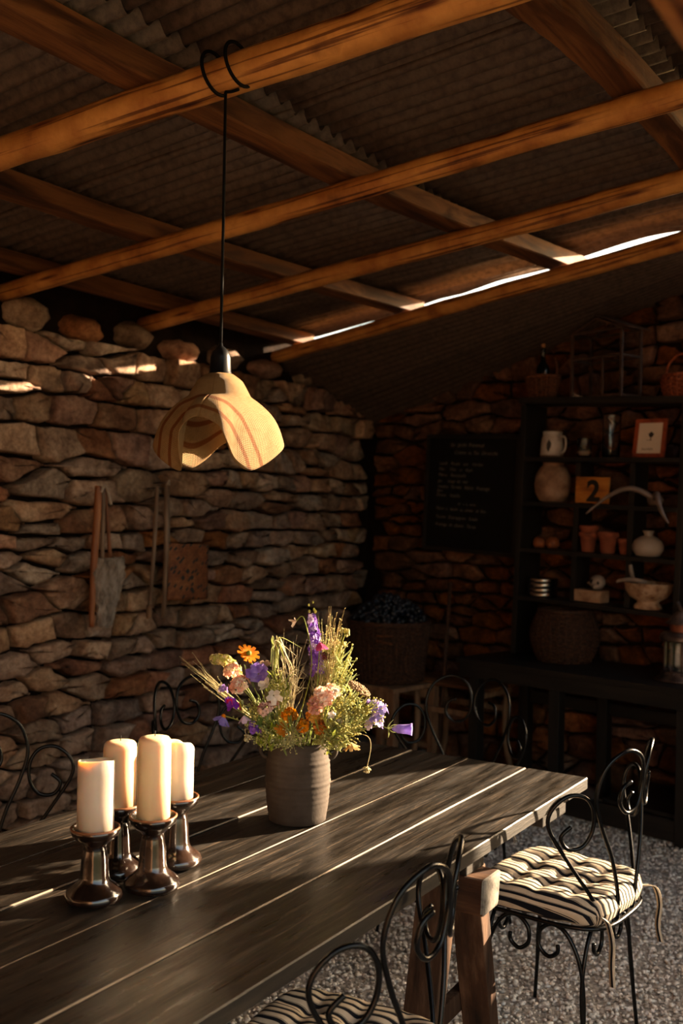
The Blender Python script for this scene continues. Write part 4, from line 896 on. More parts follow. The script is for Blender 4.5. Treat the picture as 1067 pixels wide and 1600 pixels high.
for x in (.372, .722):
    for lo, hi in ((TB[2], TB[1] - .024), (TB[3], TB[2] - .024), (TB[4], TB[3] - .024)): MB().box((x, .14, (lo + hi) / 2), (.034, .15, hi - lo), bev=.002).build('divider', m_blackv, su)

m_wick_br = M('brown_wicker', ['#331b0e', '#553019', '#734728'], rough=.7, scale=60, bump=.4, spec=.3)
m_wick_dk = M('dark_wicker', ['#1e120c', '#3a2417', '#553722'], rough=.7, scale=60, bump=.4, spec=.3)
def weave(mb, prof, stakes, rows, r, c=(0, 0, 0), amp=.006, seg=None):
    """woven basket wall: stakes with strands going in and out round them; prof(t) -> (radius, z)"""
    for k in range(stakes):
        a = 2 * pi * k / stakes; mb.tube([(prof(t)[0] * cos(a) + c[0], prof(t)[0] * sin(a) + c[1], prof(t)[1] + c[2]) for t in np.linspace(0, 1, 7)], r * 1.2, 5)
    seg = seg or stakes * 4
    for j in range(rows):
        t = (j + .5) / rows; R, z = prof(t); ph = (j % 2) * pi
        mb.tube([((R + amp * cos(stakes / 2 * 2 * pi * k / seg + ph)) * cos(2 * pi * k / seg) + c[0], (R + amp * cos(stakes / 2 * 2 * pi * k / seg + ph)) * sin(2 * pi * k / seg) + c[1], z + c[2]) for k in range(seg)], r, 5, True)
def plate(mb, r, z, seg=24): mb.lathe([(r, z - .004), (r, z + .004)], seg, capt=True)

# top of the shelf unit
t = shthing('wicker_basket', 'small brown wicker basket at the left end of the shelf unit top', 'basket', .075, .11, 1.538, tilt=False)
mb = MB(); weave(mb, lambda q: (.072 + .030 * q, .006 + .13 * q), 18, 13, .0042); plate(mb, .072, .006); mb.build('woven_body', m_wick_br, t)
mb = MB(); mb.tube([(.104 * cos(a), .104 * sin(a), .14) for a in [2 * pi * k / 32 for k in range(32)]], .0075, 8, True); mb.build('rim', m_wick_br, t)
for s in (-1, 1): MB().tube(sm([(s * .098, 0, .13), (s * .10, 0, .20), (s * .085, 0, .25)], 5), .006, 7).build('handle', m_wick_br, t)
m_dkglass = M('dark_bottle_glass', ['#0a0c0a', '#121511'], rough=.12, bump=0, spec=.7)
m_cork = M('cork', ['#8a5a3a', '#a8764e'], rough=.8, scale=40)
t = shthing('bottle', 'dark corked bottle standing in the left wicker basket', 'bottle', .075, .11, 1.556, tilt=False)
MB().lathe([(.036, 0), (.04, .004), (.04, .16), (.036, .185), (.018, .215), (.0135, .23), (.0135, .285), (.016, .287), (.016, .297), (.013, .298)], 24, capt=True).build('glass_body', m_dkglass, t)
MB().lathe([(.011, .298), (.013, .320), (.011, .323)], 12, capt=True).build('cork', m_cork, t)
# little glass-house frame
m_oldwood = M('old_brown_lath', ['#1f140e', '#3a271d', '#50382a'], rough=.7, scale=6, stretch=(4, 4, 4), bump=.3)
m_pane = M('old_pane', ['#ffffff'], rough=.05, bump=0, glass=1.0, ior=1.3, spec=.5)
t = shthing('model_greenhouse', 'small wooden glass-house frame with a gabled roof on the shelf unit top', 'ornament', .50, .115, 1.528, radians(-8), tilt=False)
w2, d2, hh, ap = .175, .085, .385, .455
def bar(mb, a, b, r=.0065): mb.box(((Vector(a) + Vector(b)) / 2), (r * 2, r * 2, (Vector(b) - Vector(a)).length), (Vector(b) - Vector(a)).to_track_quat('Z', 'Y').to_matrix(), bev=.0015)
for sx in (-1, 1):
    for sy in (-1, 1): mb = MB(); bar(mb, (sx * w2, sy * d2, 0), (sx * w2, sy * d2, hh), .008); mb.build('corner_post', m_oldwood, t)
for sy in (-1, 1):
    mb = MB(); [bar(mb, (-w2, sy * d2, z), (w2, sy * d2, z)) for z in (.012, .235, hh)]; bar(mb, (.045, sy * d2, .02), (.045, sy * d2, .23)); bar(mb, (-w2, sy * d2, hh), (0, sy * d2, ap)); bar(mb, (w2, sy * d2, hh), (0, sy * d2, ap)); mb.build('gable_frame', m_oldwood, t)
for a_, b_ in [((sx * w2, -d2, z), (sx * w2, d2, z)) for sx in (-1, 1) for z in (.012, .235, hh)] + [((0, -d2, ap), (0, d2, ap))]: mb = MB(); bar(mb, a_, b_); mb.build('side_rail', m_oldwood, t)
MB().box((w2 / 2 + .02, -d2 * .1, (hh + ap) / 2 + .012), (hypot(w2, ap - hh) + .09, d2 * 2 + .02, .006), Matrix.Rotation(atan2(ap - hh, w2), 3, 'Y'), bev=.001).build('roof_lid', m_oldwood, t)
for sy in (-1, 1): MB().box((0, sy * d2, .2), (w2 * 2 - .02, .002, .36)).build('pane', m_pane, t)
t = shthing('wicker_basket', 'reddish wicker basket with hoop handle, right end of the shelf unit top', 'basket', .975, .11, 1.508, tilt=False)
m_wick_red = M('red_brown_wicker', ['#4d210f', '#7a3a1c', '#99542d'], rough=.65, scale=60, bump=.4, spec=.3)
mb = MB(); weave(mb, lambda q: (.078 + .028 * sin(pi * q * .75), .006 + .125 * q), 18, 11, .0050, amp=.007); plate(mb, .078, .006); mb.build('woven_body', m_wick_red, t)
mb = MB(); mb.tube([(.100 * cos(a), .100 * sin(a), .134) for a in [2 * pi * k / 32 for k in range(32)]], .0075, 8, True); mb.build('rim', m_wick_red, t)
MB().tube([(.098 * cos(a), .004 * sin(9 * a), .13 + .125 * sin(a)) for a in [pi * k / 24 for k in range(25)]], .0065, 8).build('hoop_handle', m_wick_red, t)

# first row: mug, glasses, framed print
m_enamel = M('chipped_white_enamel', ['#756659', '#a89b90', '#b5a99e'], rough=.35, scale=9, bump=.1, ramp=[.25, .4, .6])
m_darkmark = M('dark_leaf_mark', ['#15110f'], rough=.5, bump=0)
t = shthing('enamel_jug', 'white enamel jug with a dark leaf mark on the first shelf', 'jug', .165, .10, 1.194)
MB().lathe([(.062, 0), (.068, .003), (.066, .07), (.061, .118), (.056, .122), (.058, .150), (.060, .152), (.056, .150), (.056, .01)], 36).build('jug_body', m_enamel, t)
MB().lathe([(.060, .001), (.0695, .0), (.0695, .010)], 36, capb=False).build('foot_band', M('brown_band', ['#5d4536'], bump=0), t)
MB().tube(sm([(.060, 0, .125), (.088, 0, .118), (.096, 0, .075), (.085, 0, .035), (.062, 0, .025)], 6), .006, 8).build('handle', m_enamel, t)
V_ = [(.0683 * sin(a) , -.0683 * cos(a), z) for a, z in ((.30, .104), (.52, .082), (.50, .060), (.28, .026), (.10, .050), (.10, .078))]; mb = MB(); mb.add(V_, [tuple(reversed(range(6)))], 0, False); mb.build('leaf_mark', m_darkmark, t)
m_glass = M('clear_glass', ['#ffffff'], rough=.03, bump=0, glass=1.0, ior=1.45)
t = shthing('glass_tumbler', 'small ribbed glass tumbler right of the enamel jug', 'glass', .387, .10, 1.194)
MB().lathe([(.036, 0), (.040, .003), (.043, .105), (.0445, .110), (.041, .108), (.037, .010), (.001, .009)], 36, wob=lambda a, z: 1 + .02 * cos(12 * a)).build('glass_wall', m_glass, t)
MB().lathe([(.0365, .011), (.0385, .035), (.001, .035)], 24, wob=lambda a, z: 1.0).build('candle_stub', m_wax2, t)
t = shthing('glass_vase', 'tall clear glass vase beside the framed print', 'vase', .56, .10, 1.194)
MB().lathe([(.046, 0), (.050, .004), (.051, .235), (.054, .248), (.051, .247), (.047, .235), (.046, .012), (.001, .010)], 40).build('glass_wall', m_glass, t)
m_frame = M('red_brown_frame', ['#5c2413', '#84391f', '#96482a'], rough=.45, scale=8, stretch=(3, 3, 3), bump=.2)
m_print = M('print_paper', ['#c9b6a4', '#d2c0ae'], rough=.7, scale=3, bump=0)
t = shthing('framed_print', 'small red brown framed print with a dark tree, leaning on the first shelf', 'picture', .807, .075, 1.196)
RL = Matrix.Rotation(radians(-7), 3, 'X')
for (c, d) in (((0, 0, .011), (.190, .016, .022)), ((0, 0, .205), (.190, .016, .022)), ((-.084, 0, .108), (.022, .016, .172)), ((.084, 0, .108), (.022, .016, .172))): MB().box(RL @ Vector(c), d, RL, bev=.002).build('frame_side', m_frame, t)
pl = MB().box(RL @ Vector((0, .003, .108)), (.150, .004, .176), RL).build('print', m_print, t)
m_ink = M('printed_ink', ['#2b221c'], rough=.8, bump=0)
mb = MB(); q = lambda x, z: RL @ Vector((x, .0005, z))
mb.add([q(.004 + .016 * cos(a) * (1 + .2 * sin(5 * a)), .128 + .015 * sin(a) * (1 + .15 * cos(4 * a))) for a in [2 * pi * k / 18 for k in range(18)]], [tuple(range(18))], 0, False)
mb.add([q(.000, .094), q(.005, .094), q(.006, .12), q(.002, .12)], [(0, 1, 2, 3)], 0, False); mb.add([q(-.022, .096), q(.012, .097), q(.012, .099), q(-.022, .098)], [(0, 1, 2, 3)], 0, False); mb.build('tree_print', m_ink, pl)
def text(body, size, mat, parent, M4, name, shear=0.0, off=0.0, ext=0.0, align='LEFT', sx=1.0):
    cu = bpy.data.curves.new(name, 'FONT'); cu.body = body; cu.size = size; cu.shear = shear; cu.offset = off; cu.extrude = ext; cu.align_x = align; cu.materials.append(mat)
    tmp = bpy.data.objects.new('tmp', cu); C.objects.link(tmp); dg = bpy.context.evaluated_depsgraph_get(); me = bpy.data.meshes.new_from_object(tmp.evaluated_get(dg)); bpy.data.objects.remove(tmp); bpy.data.curves.remove(cu)
    o = bpy.data.objects.new(name, me); C.objects.link(o); o.parent = parent; o['kind'] = 'stuff'; o.matrix_local = M4 @ Matrix.Diagonal((sx, 1, 1, 1)); return o
XZ = Matrix(((1, 0, 0), (0, 0, -1), (0, 1, 0))).to_4x4()       # text plane standing up, facing -y
text('PALMIER', .018, m_ink, pl, Matrix.Translation(RL @ Vector((-.045, -.0005, .040))) @ RL.to_4x4() @ XZ, 'caption')

# second row: stone jar, number sign, horn
m_stonew = M('rough_stoneware', ['#5b3d2a', '#86654d', '#a08069'], rough=.85, scale=12, bump=.5, bscale=40, ramp=[.3, .5, .7])
t = shthing('stoneware_jar', 'round pale speckled stoneware jar at the left of the second row', 'jar', .172, .115, .926)
MB().lathe([(.050, 0), (.075, .006), (.100, .05), (.109, .105), (.103, .16), (.080, .205), (.062, .218), (.060, .228), (.066, .236), (.060, .236), (.052, .222), (.07, .19), (.001, .18)], 40).build('jar_body', m_stonew, t)
m_signw = M('orange_brown_sign', ['#6e3c12', '#a8641f', '#b97a33'], rough=.6, scale=5, stretch=(1, 1, 4), bump=.3)
t = shthing('number_sign', 'orange brown wooden plate with a black number two', 'sign', .487, .045, .927)
sg = MB().box((0, 0, .078), (.215, .014, .150), bev=.003).build('sign_plate', m_signw, t)
text('2', .165, m_darkmark, t, Matrix.Translation((.010, -.0085, .018)) @ XZ, 'numeral', off=.006, align='CENTER', sx=1.05)
m_horn = M('grey_horn', ['#3f322b', '#6b5a50', '#837268'], rough=.45, scale=9, bump=.2, spec=.5)
t = shthing('curved_horn', 'pair of long curved pale horns jutting out from the second row', 'horns', .86, .03, .928)
MB().tube(sm([(.0, .02, .045), (-.07, -.03, .088), (-.15, -.06, .083), (-.24, -.09, .025), (-.33, -.115, -.058)], 8), [.017, .016, .014, .010, .0035], 10).build('horn', m_horn, t)
MB().tube(sm([(.02, .01, .04), (.055, -.04, .065), (.085, -.08, .03), (.12, -.10, -.03), (.165, -.11, -.085)], 8), [.018, .018, .015, .011, .004], 10).build('horn', m_horn, t)
mb = MB(); mb.ball((.01, .03, .034), .036, 14, 9, jit=.06, sc=(1.3, .8, .95)); mb.build('skull_piece', m_horn, t)

# third row: gourds, terracotta pots, round vase
m_gourd = M('dry_brown_gourd', ['#5a2d14', '#8a4a22', '#a3622f'], rough=.6, scale=10, bump=.3)
for s, r_, lb in ((.088, .040, 'left one of the two small brown dried gourds'), (.182, .040, 'right one of the two small brown dried gourds')):
    t = shthing('dried_gourd', lb, 'gourd', s, .13, .648, s * 9, 'dried gourds on the third shelf')
    MB().lathe([(.012, .002), (.028, .0), (.039, .018), (.040, .036), (.030, .058), (.014, .068), (.008, .066)], 24, wob=lambda a, z: 1 + .035 * cos(8 * a), capt=True).build('gourd_body', m_gourd, t); MB().tube([(0, 0, .064), (.004, 0, .078), (.010, 0, .086)], [.004, .0025], 6).build('stalk', m_wick_dk, t)
m_terra = M('terracotta', ['#5c2a16', '#854328', '#935238'], rough=.85, scale=10, bump=.2, vary=.12)
def pot(s, d, t0, k, label, lip=True):
    t = shthing('terracotta_pot', label, 'plant pot', s, d, t0, 0, 'terracotta pots on the third shelf')
    MB().lathe([(.036 * k, 0), (.038 * k, .002), (.050 * k, .094 * k), (.056 * k, .095 * k), (.058 * k, .122 * k), (.054 * k, .1225 * k), (.052 * k, .10 * k), (.034 * k, .012 * k), (.001, .010 * k)], 32).build('pot_wall', m_terra, t)
    MB().lathe([(.0565 * k, .0955 * k), (.0595 * k, .0975 * k), (.0605 * k, .118 * k), (.058 * k, .1225 * k)], 32, capb=False).build('pot_rim', m_terra, t)
pot(.460, .070, .648, .93, 'terracotta pot at the left of the three on the third shelf'); pot(.460, .070, .688, .92, 'terracotta pot stacked inside the leftmost pot')
pot(.578, .085, .648, 1.0, 'redder terracotta pot in the middle of the three'); pot(.663, .125, .648, .72, 'smallest terracotta pot, half hidden by the shelf divider')
m_pale = M('pale_glazed_clay', ['#6b5b50', '#978476', '#a59385'], rough=.5, scale=7, bump=.15)
t = shthing('round_vase', 'round pale pottery vase with a small fluted neck on the third shelf', 'vase', .818, .10, .649)
MB().lathe([(.045, 0), (.066, .004), (.084, .035), (.086, .060), (.074, .088), (.048, .106), (.026, .114), (.022, .122), (.031, .142), (.027, .141), (.016, .118), (.001, .116)], 40, wob=lambda a, z: 1 + (.09 * cos(5 * a) if z > .13 else 0)).build('vase_body', m_pale, t)

# fourth row: tins, stone block with skull, pedestal bowl
m_tinm = M('bright_tin', ['#8f8a82', '#b9b4ac'], rough=.22, scale=10, metal=1.0, bump=.05)
for z, lb in ((.358, 'lower one of the two shallow round tins'), (.416, 'upper one of the two shallow round tins')):
    t = shthing('round_tin', lb, 'tin', .142, .10, z, 0, 'shallow tins on the fourth shelf')
    MB().lathe([(.086, 0), (.089, .002), (.089, .034)], 40, capt=True).build('tin_body', m_tinm, t); MB().lathe([(.0895, .034), (.091, .036), (.091, .052), (.088, .055), (.001, .055)], 40).build('tin_lid', m_tinm, t)
m_block = M('pale_stone_block', ['#6b4a33', '#947055', '#a88a70'], rough=.9, scale=14, bump=.5)
t = tag(MB().box((0, 0, .036), (.175, .10, .072), bev=.006, jit=.003).build('stone_block', m_block), 'rough pale brown block under the little skull', 'stone block'); t.matrix_world = Matrix.Translation(SH(.478, .10, .359)) @ Matrix((A_.normalized(), -N_.normalized(), U_.normalized())).transposed().to_4x4()
m_bone = M('pale_bone', ['#5f5046', '#8d7b6f', '#9c8b7f'], rough=.6, scale=15, bump=.2)
t = shthing('small_skull', 'small pale animal skull with dark eye holes on the stone block', 'skull', .522, .085, .433)
mb = MB(); mb.ball((0, 0, .045), .044, 20, 14, sc=(1, 1.05, .98)); mb.ball((.012, -.032, .022), .026, 14, 10, sc=(.9, 1.1, .7)); mb.build('cranium', m_bone, t)
mb = MB(); mb.ball((-.014, -.041, .052), .013, 12, 8, sc=(1, .45, 1.1)); mb.ball((.024, -.037, .044), .010, 12, 8, sc=(1, .45, 1.1)); mb.ball((.004, -.057, .026), .007, 10, 6, sc=(1, .6, 1)); mb.build('eye_holes', m_darkmark, t)
mb = MB(); mb.add([(-.04, -.01, .05), (-.062, -.014, .038), (-.040, -.02, .030), (-.036, .0, .04)], [(0, 1, 2), (0, 2, 3), (0, 3, 1), (1, 3, 2)], 0, False); mb.build('cheek_bone', m_bone, t)
t = shthing('pedestal_bowl', 'mottled brown pedestal bowl at the right of the fourth shelf', 'bowl', .842, .085, .360)
MB().lathe([(.070, 0), (.078, .004), (.074, .022), (.058, .036), (.060, .044), (.100, .065), (.124, .100), (.131, .140), (.134, .146), (.128, .146), (.116, .10), (.08, .07), (.001, .06)], 48).build('bowl_body', M('mottled_bowl', ['#4a2a18', '#8f6a4c', '#b09073', '#6e4428'], rough=.55, scale=16, bump=.4, bscale=40), t)
t = shthing('wooden_spoon', 'pale spoon lying across the left rim of the pedestal bowl', 'spoon', .770, .04, .500)
MB().tube(sm([(-.10, -.0, -.004), (-.08, 0, .006), (-.02, 0, .016), (.05, .02, .012), (.07, .03, .010)], 6), [.006, .009, .013, .012, .006], 10).build('spoon_blade', m_bone, t)
MB().tube(sm([(-.005, .01, .02), (-.018, .01, .06), (-.025, .01, .098)], 6), [.011, .012, .010], 10).build('spoon_handle', m_bone, t)

# on the bench
t = shthing('round_basket', 'big dark round wicker basket on the bench under the shelf unit', 'basket', .365, .02, .004, tilt=False)
mb = MB(); weave(mb, lambda q: (.125 + .068 * sin(pi * (.10 + .80 * q)), .008 + .29 * q), 26, 26, .0055, amp=.006); plate(mb, .145, .008); mb.build('woven_body', m_wick_dk, t)
mb = MB(); mb.tube([(.150 * cos(a), .150 * sin(a), .30) for a in [2 * pi * k / 40 for k in range(40)]], .010, 8, True); mb.build('rim', m_wick_dk, t)
m_oldmetal = M('dull_bronze', ['#2b211c', '#574740', '#7a665a'], rough=.42, scale=14, metal=.65, bump=.25, bscale=40)
lan = thing('metal_lantern', 'ornate dull metal lantern with glass body at the right end of the bench', 'lantern', (5.425, 1.345, .792), .3)
MB().lathe([(.128, 0), (.132, .006), (.118, .016), (.104, .022), (.098, .045), (.092, .052)], 40, capt=True).build('base', m_oldmetal, lan)
MB().lathe([(.080, .054), (.080, .200)], 32, capb=False).build('glass_tube', m_glass, lan)
mb = MB()
for k in range(10):
    a = 2 * pi * k / 10; mb.tube([(.086 * cos(a), .086 * sin(a), z) for z in (.05, .09, .16, .205)], .0055, 6)
mb.build('cage_bars', m_oldmetal, lan, kind='stuff')
mb = MB()
for k in range(14): a = 2 * pi * k / 14; mb.ball((.094 * cos(a), .094 * sin(a), .040), .010, 8, 6)
mb.build('bead_ring', m_oldmetal, lan, kind='stuff')
MB().lathe([(.086, .203), (.108, .206), (.112, .214), (.104, .238), (.088, .250), (.062, .254)], 40, capt=True).build('shoulder', m_oldmetal, lan)
MB().lathe([(.058, .254), (.058, .292)], 24, capb=False, wob=lambda a, z: 1 + .03 * cos(10 * a)).build('pierced_collar', M('reddish_brass', ['#5c2f20', '#8a5238'], rough=.45, metal=.5, scale=20), lan)
MB().lathe([(.080, .292), (.082, .298), (.060, .312), (.040, .340), (.030, .352), (.022, .356)], 32, capt=True).build('dome_cap', m_oldmetal, lan)
mb = MB()
for k in range(3): a = 2 * pi * k / 3 + .4; mb.tube(sm([(0, 0, .352), (.018 * cos(a), .018 * sin(a), .378), (.044 * cos(a), .044 * sin(a), .405)], 5), [.012, .009, .006], 8)
mb.build('finial', m_oldmetal, lan)

# under the bench
crate = thing('dark_crate', 'dark wooden crate on the bottom boards of the bench', 'crate', tuple(Vector((5.447, 2.639, .150)) + Vector((-.215, -.976, 0)) * 1.55 + Vector((.976, -.215, 0)) * .34), RB)
for z in (.05, .13, .21):
    for sy in (-1, 1): MB().box((0, sy * .15, z), (.44, .014, .07), bev=.002).build('side_slat', m_black, crate)
    for sx in (-1, 1): MB().box((sx * .213, 0, z), (.014, .28, .07), bev=.002).build('end_slat', m_black, crate)
MB().box((0, 0, .008), (.42, .28, .014)).build('crate_floor', m_black, crate)
t = thing('iron_pan', 'dark iron pan with a ring at its handle lying on the dark crate', 'pan', tuple(Vector(crate.location) + Vector((0, 0, .247))), RB + .2)
MB().lathe([(.085, 0), (.092, .003), (.104, .040), (.107, .040), (.095, .004), (.001, .003)], 32).build('pan_bowl', m_oldmetal, t)
MB().tube(sm([(-.10, 0, .034), (-.16, -.01, .05), (-.20, -.015, .062)], 5), .008, 8, flat=.5).build('handle', m_oldmetal, t)
MB().tube([(-.223 + .020 * cos(a), -.015, .066 + .020 * sin(a)) for a in [2 * pi * k / 20 for k in range(20)]], .0045, 7, True).build('ring', m_oldmetal, t)

# ------------------------------------------------------------------ chalkboard
m_slate = M('blackboard', ['#050606', '#0a0b0b'], rough=.55, scale=6, bump=.05, spec=.3)
m_chalk = M('chalk', ['#5f5851', '#8d847a'], rough=1, scale=60, bump=0)
R_ = Matrix((Vector((-.215, -.976, -.047)).normalized(), Vector((.977, -.215, 0)), Vector((-.007, -.032, 1)).normalized())).transposed()
cb = thing('chalkboard', 'black chalkboard with lines of handwriting hung on the back wall', 'chalkboard', (0, 0, 0)); cb.matrix_world = Matrix.Translation(Vector((6.135, 3.235, 1.395))) @ R_.to_4x4()
MB().box((.378, 0, .384), (.715, .012, .728)).build('slate', m_slate, cb)
for c, d in (((.378, -.004, .012), (.756, .024, .026)), ((.378, -.004, .756), (.756, .024, .026)), ((.012, -.004, .384), (.026, .024, .718)), ((.744, -.004, .384), (.026, .024, .718))): MB().box(c, d, bev=.003).build('frame_side', m_black, cb)
for s_ in (.1, .65): MB().tube(sm([(s_, .015, .755), (s_, .02, .79), (s_, .06, .80)], 4), .004, 6).build('hook', m_black, cb)
for body, x, z, sz in (('Le   Jardin  Provencal', .205, .690, .034), ('Cuisine  au  Feu  Dimanche', .235, .640, .034),
                       ('Lundi    Poulet   aux    Herbes', .112, .568, .032), ('Mar.     Filet   au   thym', .110, .530, .032), ('Mercr.   Ratatouille', .108, .492, .032), ('Jeu.     Loup  de  mer', .106, .453, .032),
                       ('Vendre.  Terrine   Salade   Fromage', .104, .415, .032), ('Sam.', .102, .388, .030), ('Diman.   Volaille', .101, .358, .032),
                       ('ou   a  la  carte', .280, .308, .026), ('Melon  a   basilic  au  citron   et  feta', .100, .270, .030), ('Tartine   Champignon   Salade', .100, .215, .031), ('Fromage  de  chevre   Tartes', .100, .165, .031)):
    text(body, sz, m_chalk, cb, Matrix.Translation((x, -.0075, z)) @ Matrix.Rotation(.012, 4, 'Y') @ XZ, 'chalk_writing', shear=.25, off=-.0004, sx=.92)

# ------------------------------------------------------------------ wicker hamper on a stool, slatted seat
m_paleold = M('pale_old_wood', ['#4a3323', '#75563d', '#8d6d50'], rough=.75, scale=5, stretch=(4, 4, .8), bump=.4)
st = thing('wooden_stool', 'old pale wooden stool carrying the dark wicker hamper', 'stool', (5.50, 3.13, 0), RB)
MB().box((0, 0, .585), (.50, .44, .026), bev=.004).build('seat', m_paleold, st)
for sx in (-1, 1):
    for sy in (-1, 1): MB().box((sx * .215, sy * .185, .286), (.050, .050, .572), bev=.004).build('leg', m_paleold, st)
for sy in (-1, 1): MB().box((0, sy * .185, .53), (.40, .024, .080), bev=.003).build('apron', m_paleold, st); MB().box((0, sy * .185, .20), (.40, .022, .034), bev=.003).build('stretcher', m_paleold, st)
hp = thing('wicker_hamper', 'big dark wicker hamper on the pale stool in the corner, heaped with dark lumps', 'basket', (5.50, 3.13, .600), 0)
mb = MB(); weave(mb, lambda q: (.215 + .035 * q, .010 + .345 * q), 44, 30, .0058, amp=.0055); plate(mb, .215, .010, 40); mb.build('woven_body', m_wick_dk, hp)
mb = MB()
for k in range(3): mb.tube([((.252 + .006 * cos(9 * a + 2.1 * k)) * cos(a), (.252 + .006 * cos(9 * a + 2.1 * k)) * sin(a), .362 + .008 * sin(9 * a + 2.1 * k)) for a in [2 * pi * i / 110 for i in range(110)]], .0075, 6, True)
mb.build('braided_rim', m_wick_dk, hp)
for k in range(2):
    a0 = pi + .35 + k * .0; mb = MB(); mb.tube([((.262 + .012 * sin(pi * i / 12)) * cos(a0 + .36 * i / 12 - .1), (.262 + .012 * sin(pi * i / 12)) * sin(a0 + .36 * i / 12 - .1), .300 - .028 * k - .018 * i / 12 * k) for i in range(13)], .007, 7); mb.build('strap', m_wick_br, hp)
m_lumps = M('blue_black_lumps', ['#07080c', '#10131c', '#1a2030'], rough=.35, scale=20, bump=.1, spec=.5)  # lumps of an unidentified dark heap
mb = MB(); fr2 = random.Random(8)
for k in range(420):
    a, q = fr2.uniform(0, 2 * pi), sqrt(fr2.random()) * .235; mb.ball((q * cos(a), q * sin(a), .34 + .165 * (1 - (q / .25) ** 2) + fr2.uniform(-.02, .02)), fr2.uniform(.013, .020), 7, 5)
fr_ = mb.build('dark_lumps', m_lumps, None, (5.50, 3.13, .600), kind='stuff'); tag(fr_, 'heap of small blue black lumps filling the wicker hamper', 'fruit')
sl = thing('slatted_seat', 'old wooden seat with brown slats and bowed legs beside the bench end', 'stool', (5.74, 2.74, 0), RB + .1)
for k in range(5): MB().box((0, -.16 + .08 * k, .600), (.62, .055, .022), bev=.004).build('slat', m_batten, sl)
for sx in (-1, 1):
    for sy in (-1, 1): MB().tube(sm([(sx * .24, sy * .15, .588), (sx * .215, sy * .16, .40), (sx * .225, sy * .17, .20), (sx * .275, sy * .18, .002)], 6), .019, 8).build('leg', m_paleold, sl)
    MB().box((sx * .235, 0, .565), (.030, .36, .045), bev=.003).build('bearer', m_paleold, sl)
for sy in (-1, 1): MB().box((0, sy * .165, .44), (.44, .022, .034), bev=.003).build('rail', m_paleold, sl)
t = thing('wooden_staff', 'thin dark staff leaning upright between the hamper and the bench', 'staff', (5.62, 2.845, .004)); MB().tube([(0, 0, 0), (.10, .01, .6), (.19, .02, 1.20)], [.014, .012], 9).build('shaft', m_wick_dk, t); MB().lathe([(.015, 0), (.017, .01), (.015, .05)], 10, capt=True).build('ferrule', m_oldmetal, t)

# ------------------------------------------------------------------ tools hung on the left wall
m_stick = M('oiled_stick', ['#4f2a16', '#7d4a29', '#96633c'], rough=.55, scale=5, stretch=(5, 5, .6), bump=.3)
m_cane = M('grey_cane', ['#4a382b', '#6e5846', '#8a725c'], rough=.6, scale=5, stretch=(5, 5, .8), bump=.3)
m_fibre = M('grey_fibre', ['#54473c', '#84766a', '#a3968a'], rough=.95, scale=26, stretch=(1, 1, .5), bump=1, bscale=60, bdist=.012)
m_string = M('pale_string', ['#8d7c6c', '#a8988a'], rough=.9, scale=40)
Y0 = WV - .105
wh = thing('fibre_beater', 'grey fibrous beater on brown sticks tied at the top, hanging on the left wall', 'tool', (3.625, Y0, 1.735))
MB().tube(sm([(-.03, .0, .0), (-.032, 0, -.15), (-.048, 0, -.37), (-.052, .005, -.69)], 6), [.017, .020, .019, .013], 9).build('stick', m_stick, wh)
MB().tube(sm([(.0, -.004, -.01), (.003, -.004, -.18), (.006, 0, -.36)], 6), .010, 8).build('stick', m_cane, wh)
MB().tube(sm([(.02, .004, -.02), (.042, .004, -.18), (.062, 0, -.36)], 6), .009, 8).build('stick', m_stick, wh)
def bm_(a, b):
    z = -.355 - .335 * b; w = .108 * (1 - .62 * max(0, b - .25) / .75) * (.80 + .2 * min(1, b * 5)); th = .024 * (1 - .5 * b); q = 2 * pi * a
    return Vector((.052 - .03 * b + w * cos(q) + .010 * nz(cos(q) * 3, b * 9), -.012 + th * sin(q) + .016 * nz(cos(q) * 7, b * 9, 2) + .008 * nz(cos(q) * 18, b * 20, 5), z + (.020 * nz(q * 2, 1) if b in (0, 1) else 0)))
mb = MB(); mb.grid(bm_, 64, 34, closeu=True); nlast = 33 * 64; mb.f.append(tuple(nlast + k for k in range(64))); mb.m.append(0); mb.s.append(True); mb.f.append(tuple(reversed(range(64)))); mb.m.append(0); mb.s.append(True); mb.build('fibre_head', m_fibre, wh)
MB().tube(sm([(-.03, -.02, -.03), (-.01, -.024, .0), (.012, -.02, -.02), (.04, -.014, -.075), (.046, -.014, -.09)], 5), .007, 7).build('string_tie', m_string, wh)
MB().tube([(0, .08, .03), (0, -.015, .035)], .005, 6).build('peg', m_oldmetal, wh)
fan = thing('woven_fan', 'square woven palm fan with dark flecks on a long cane, left wall', 'fan', (4.085, Y0, 1.765))
MB().tube([(.0, 0, 0), (.004, -.004, -.36), (-.004, 0, -.715)], [.012, .014, .012], 9).build('handle', m_cane, fan)
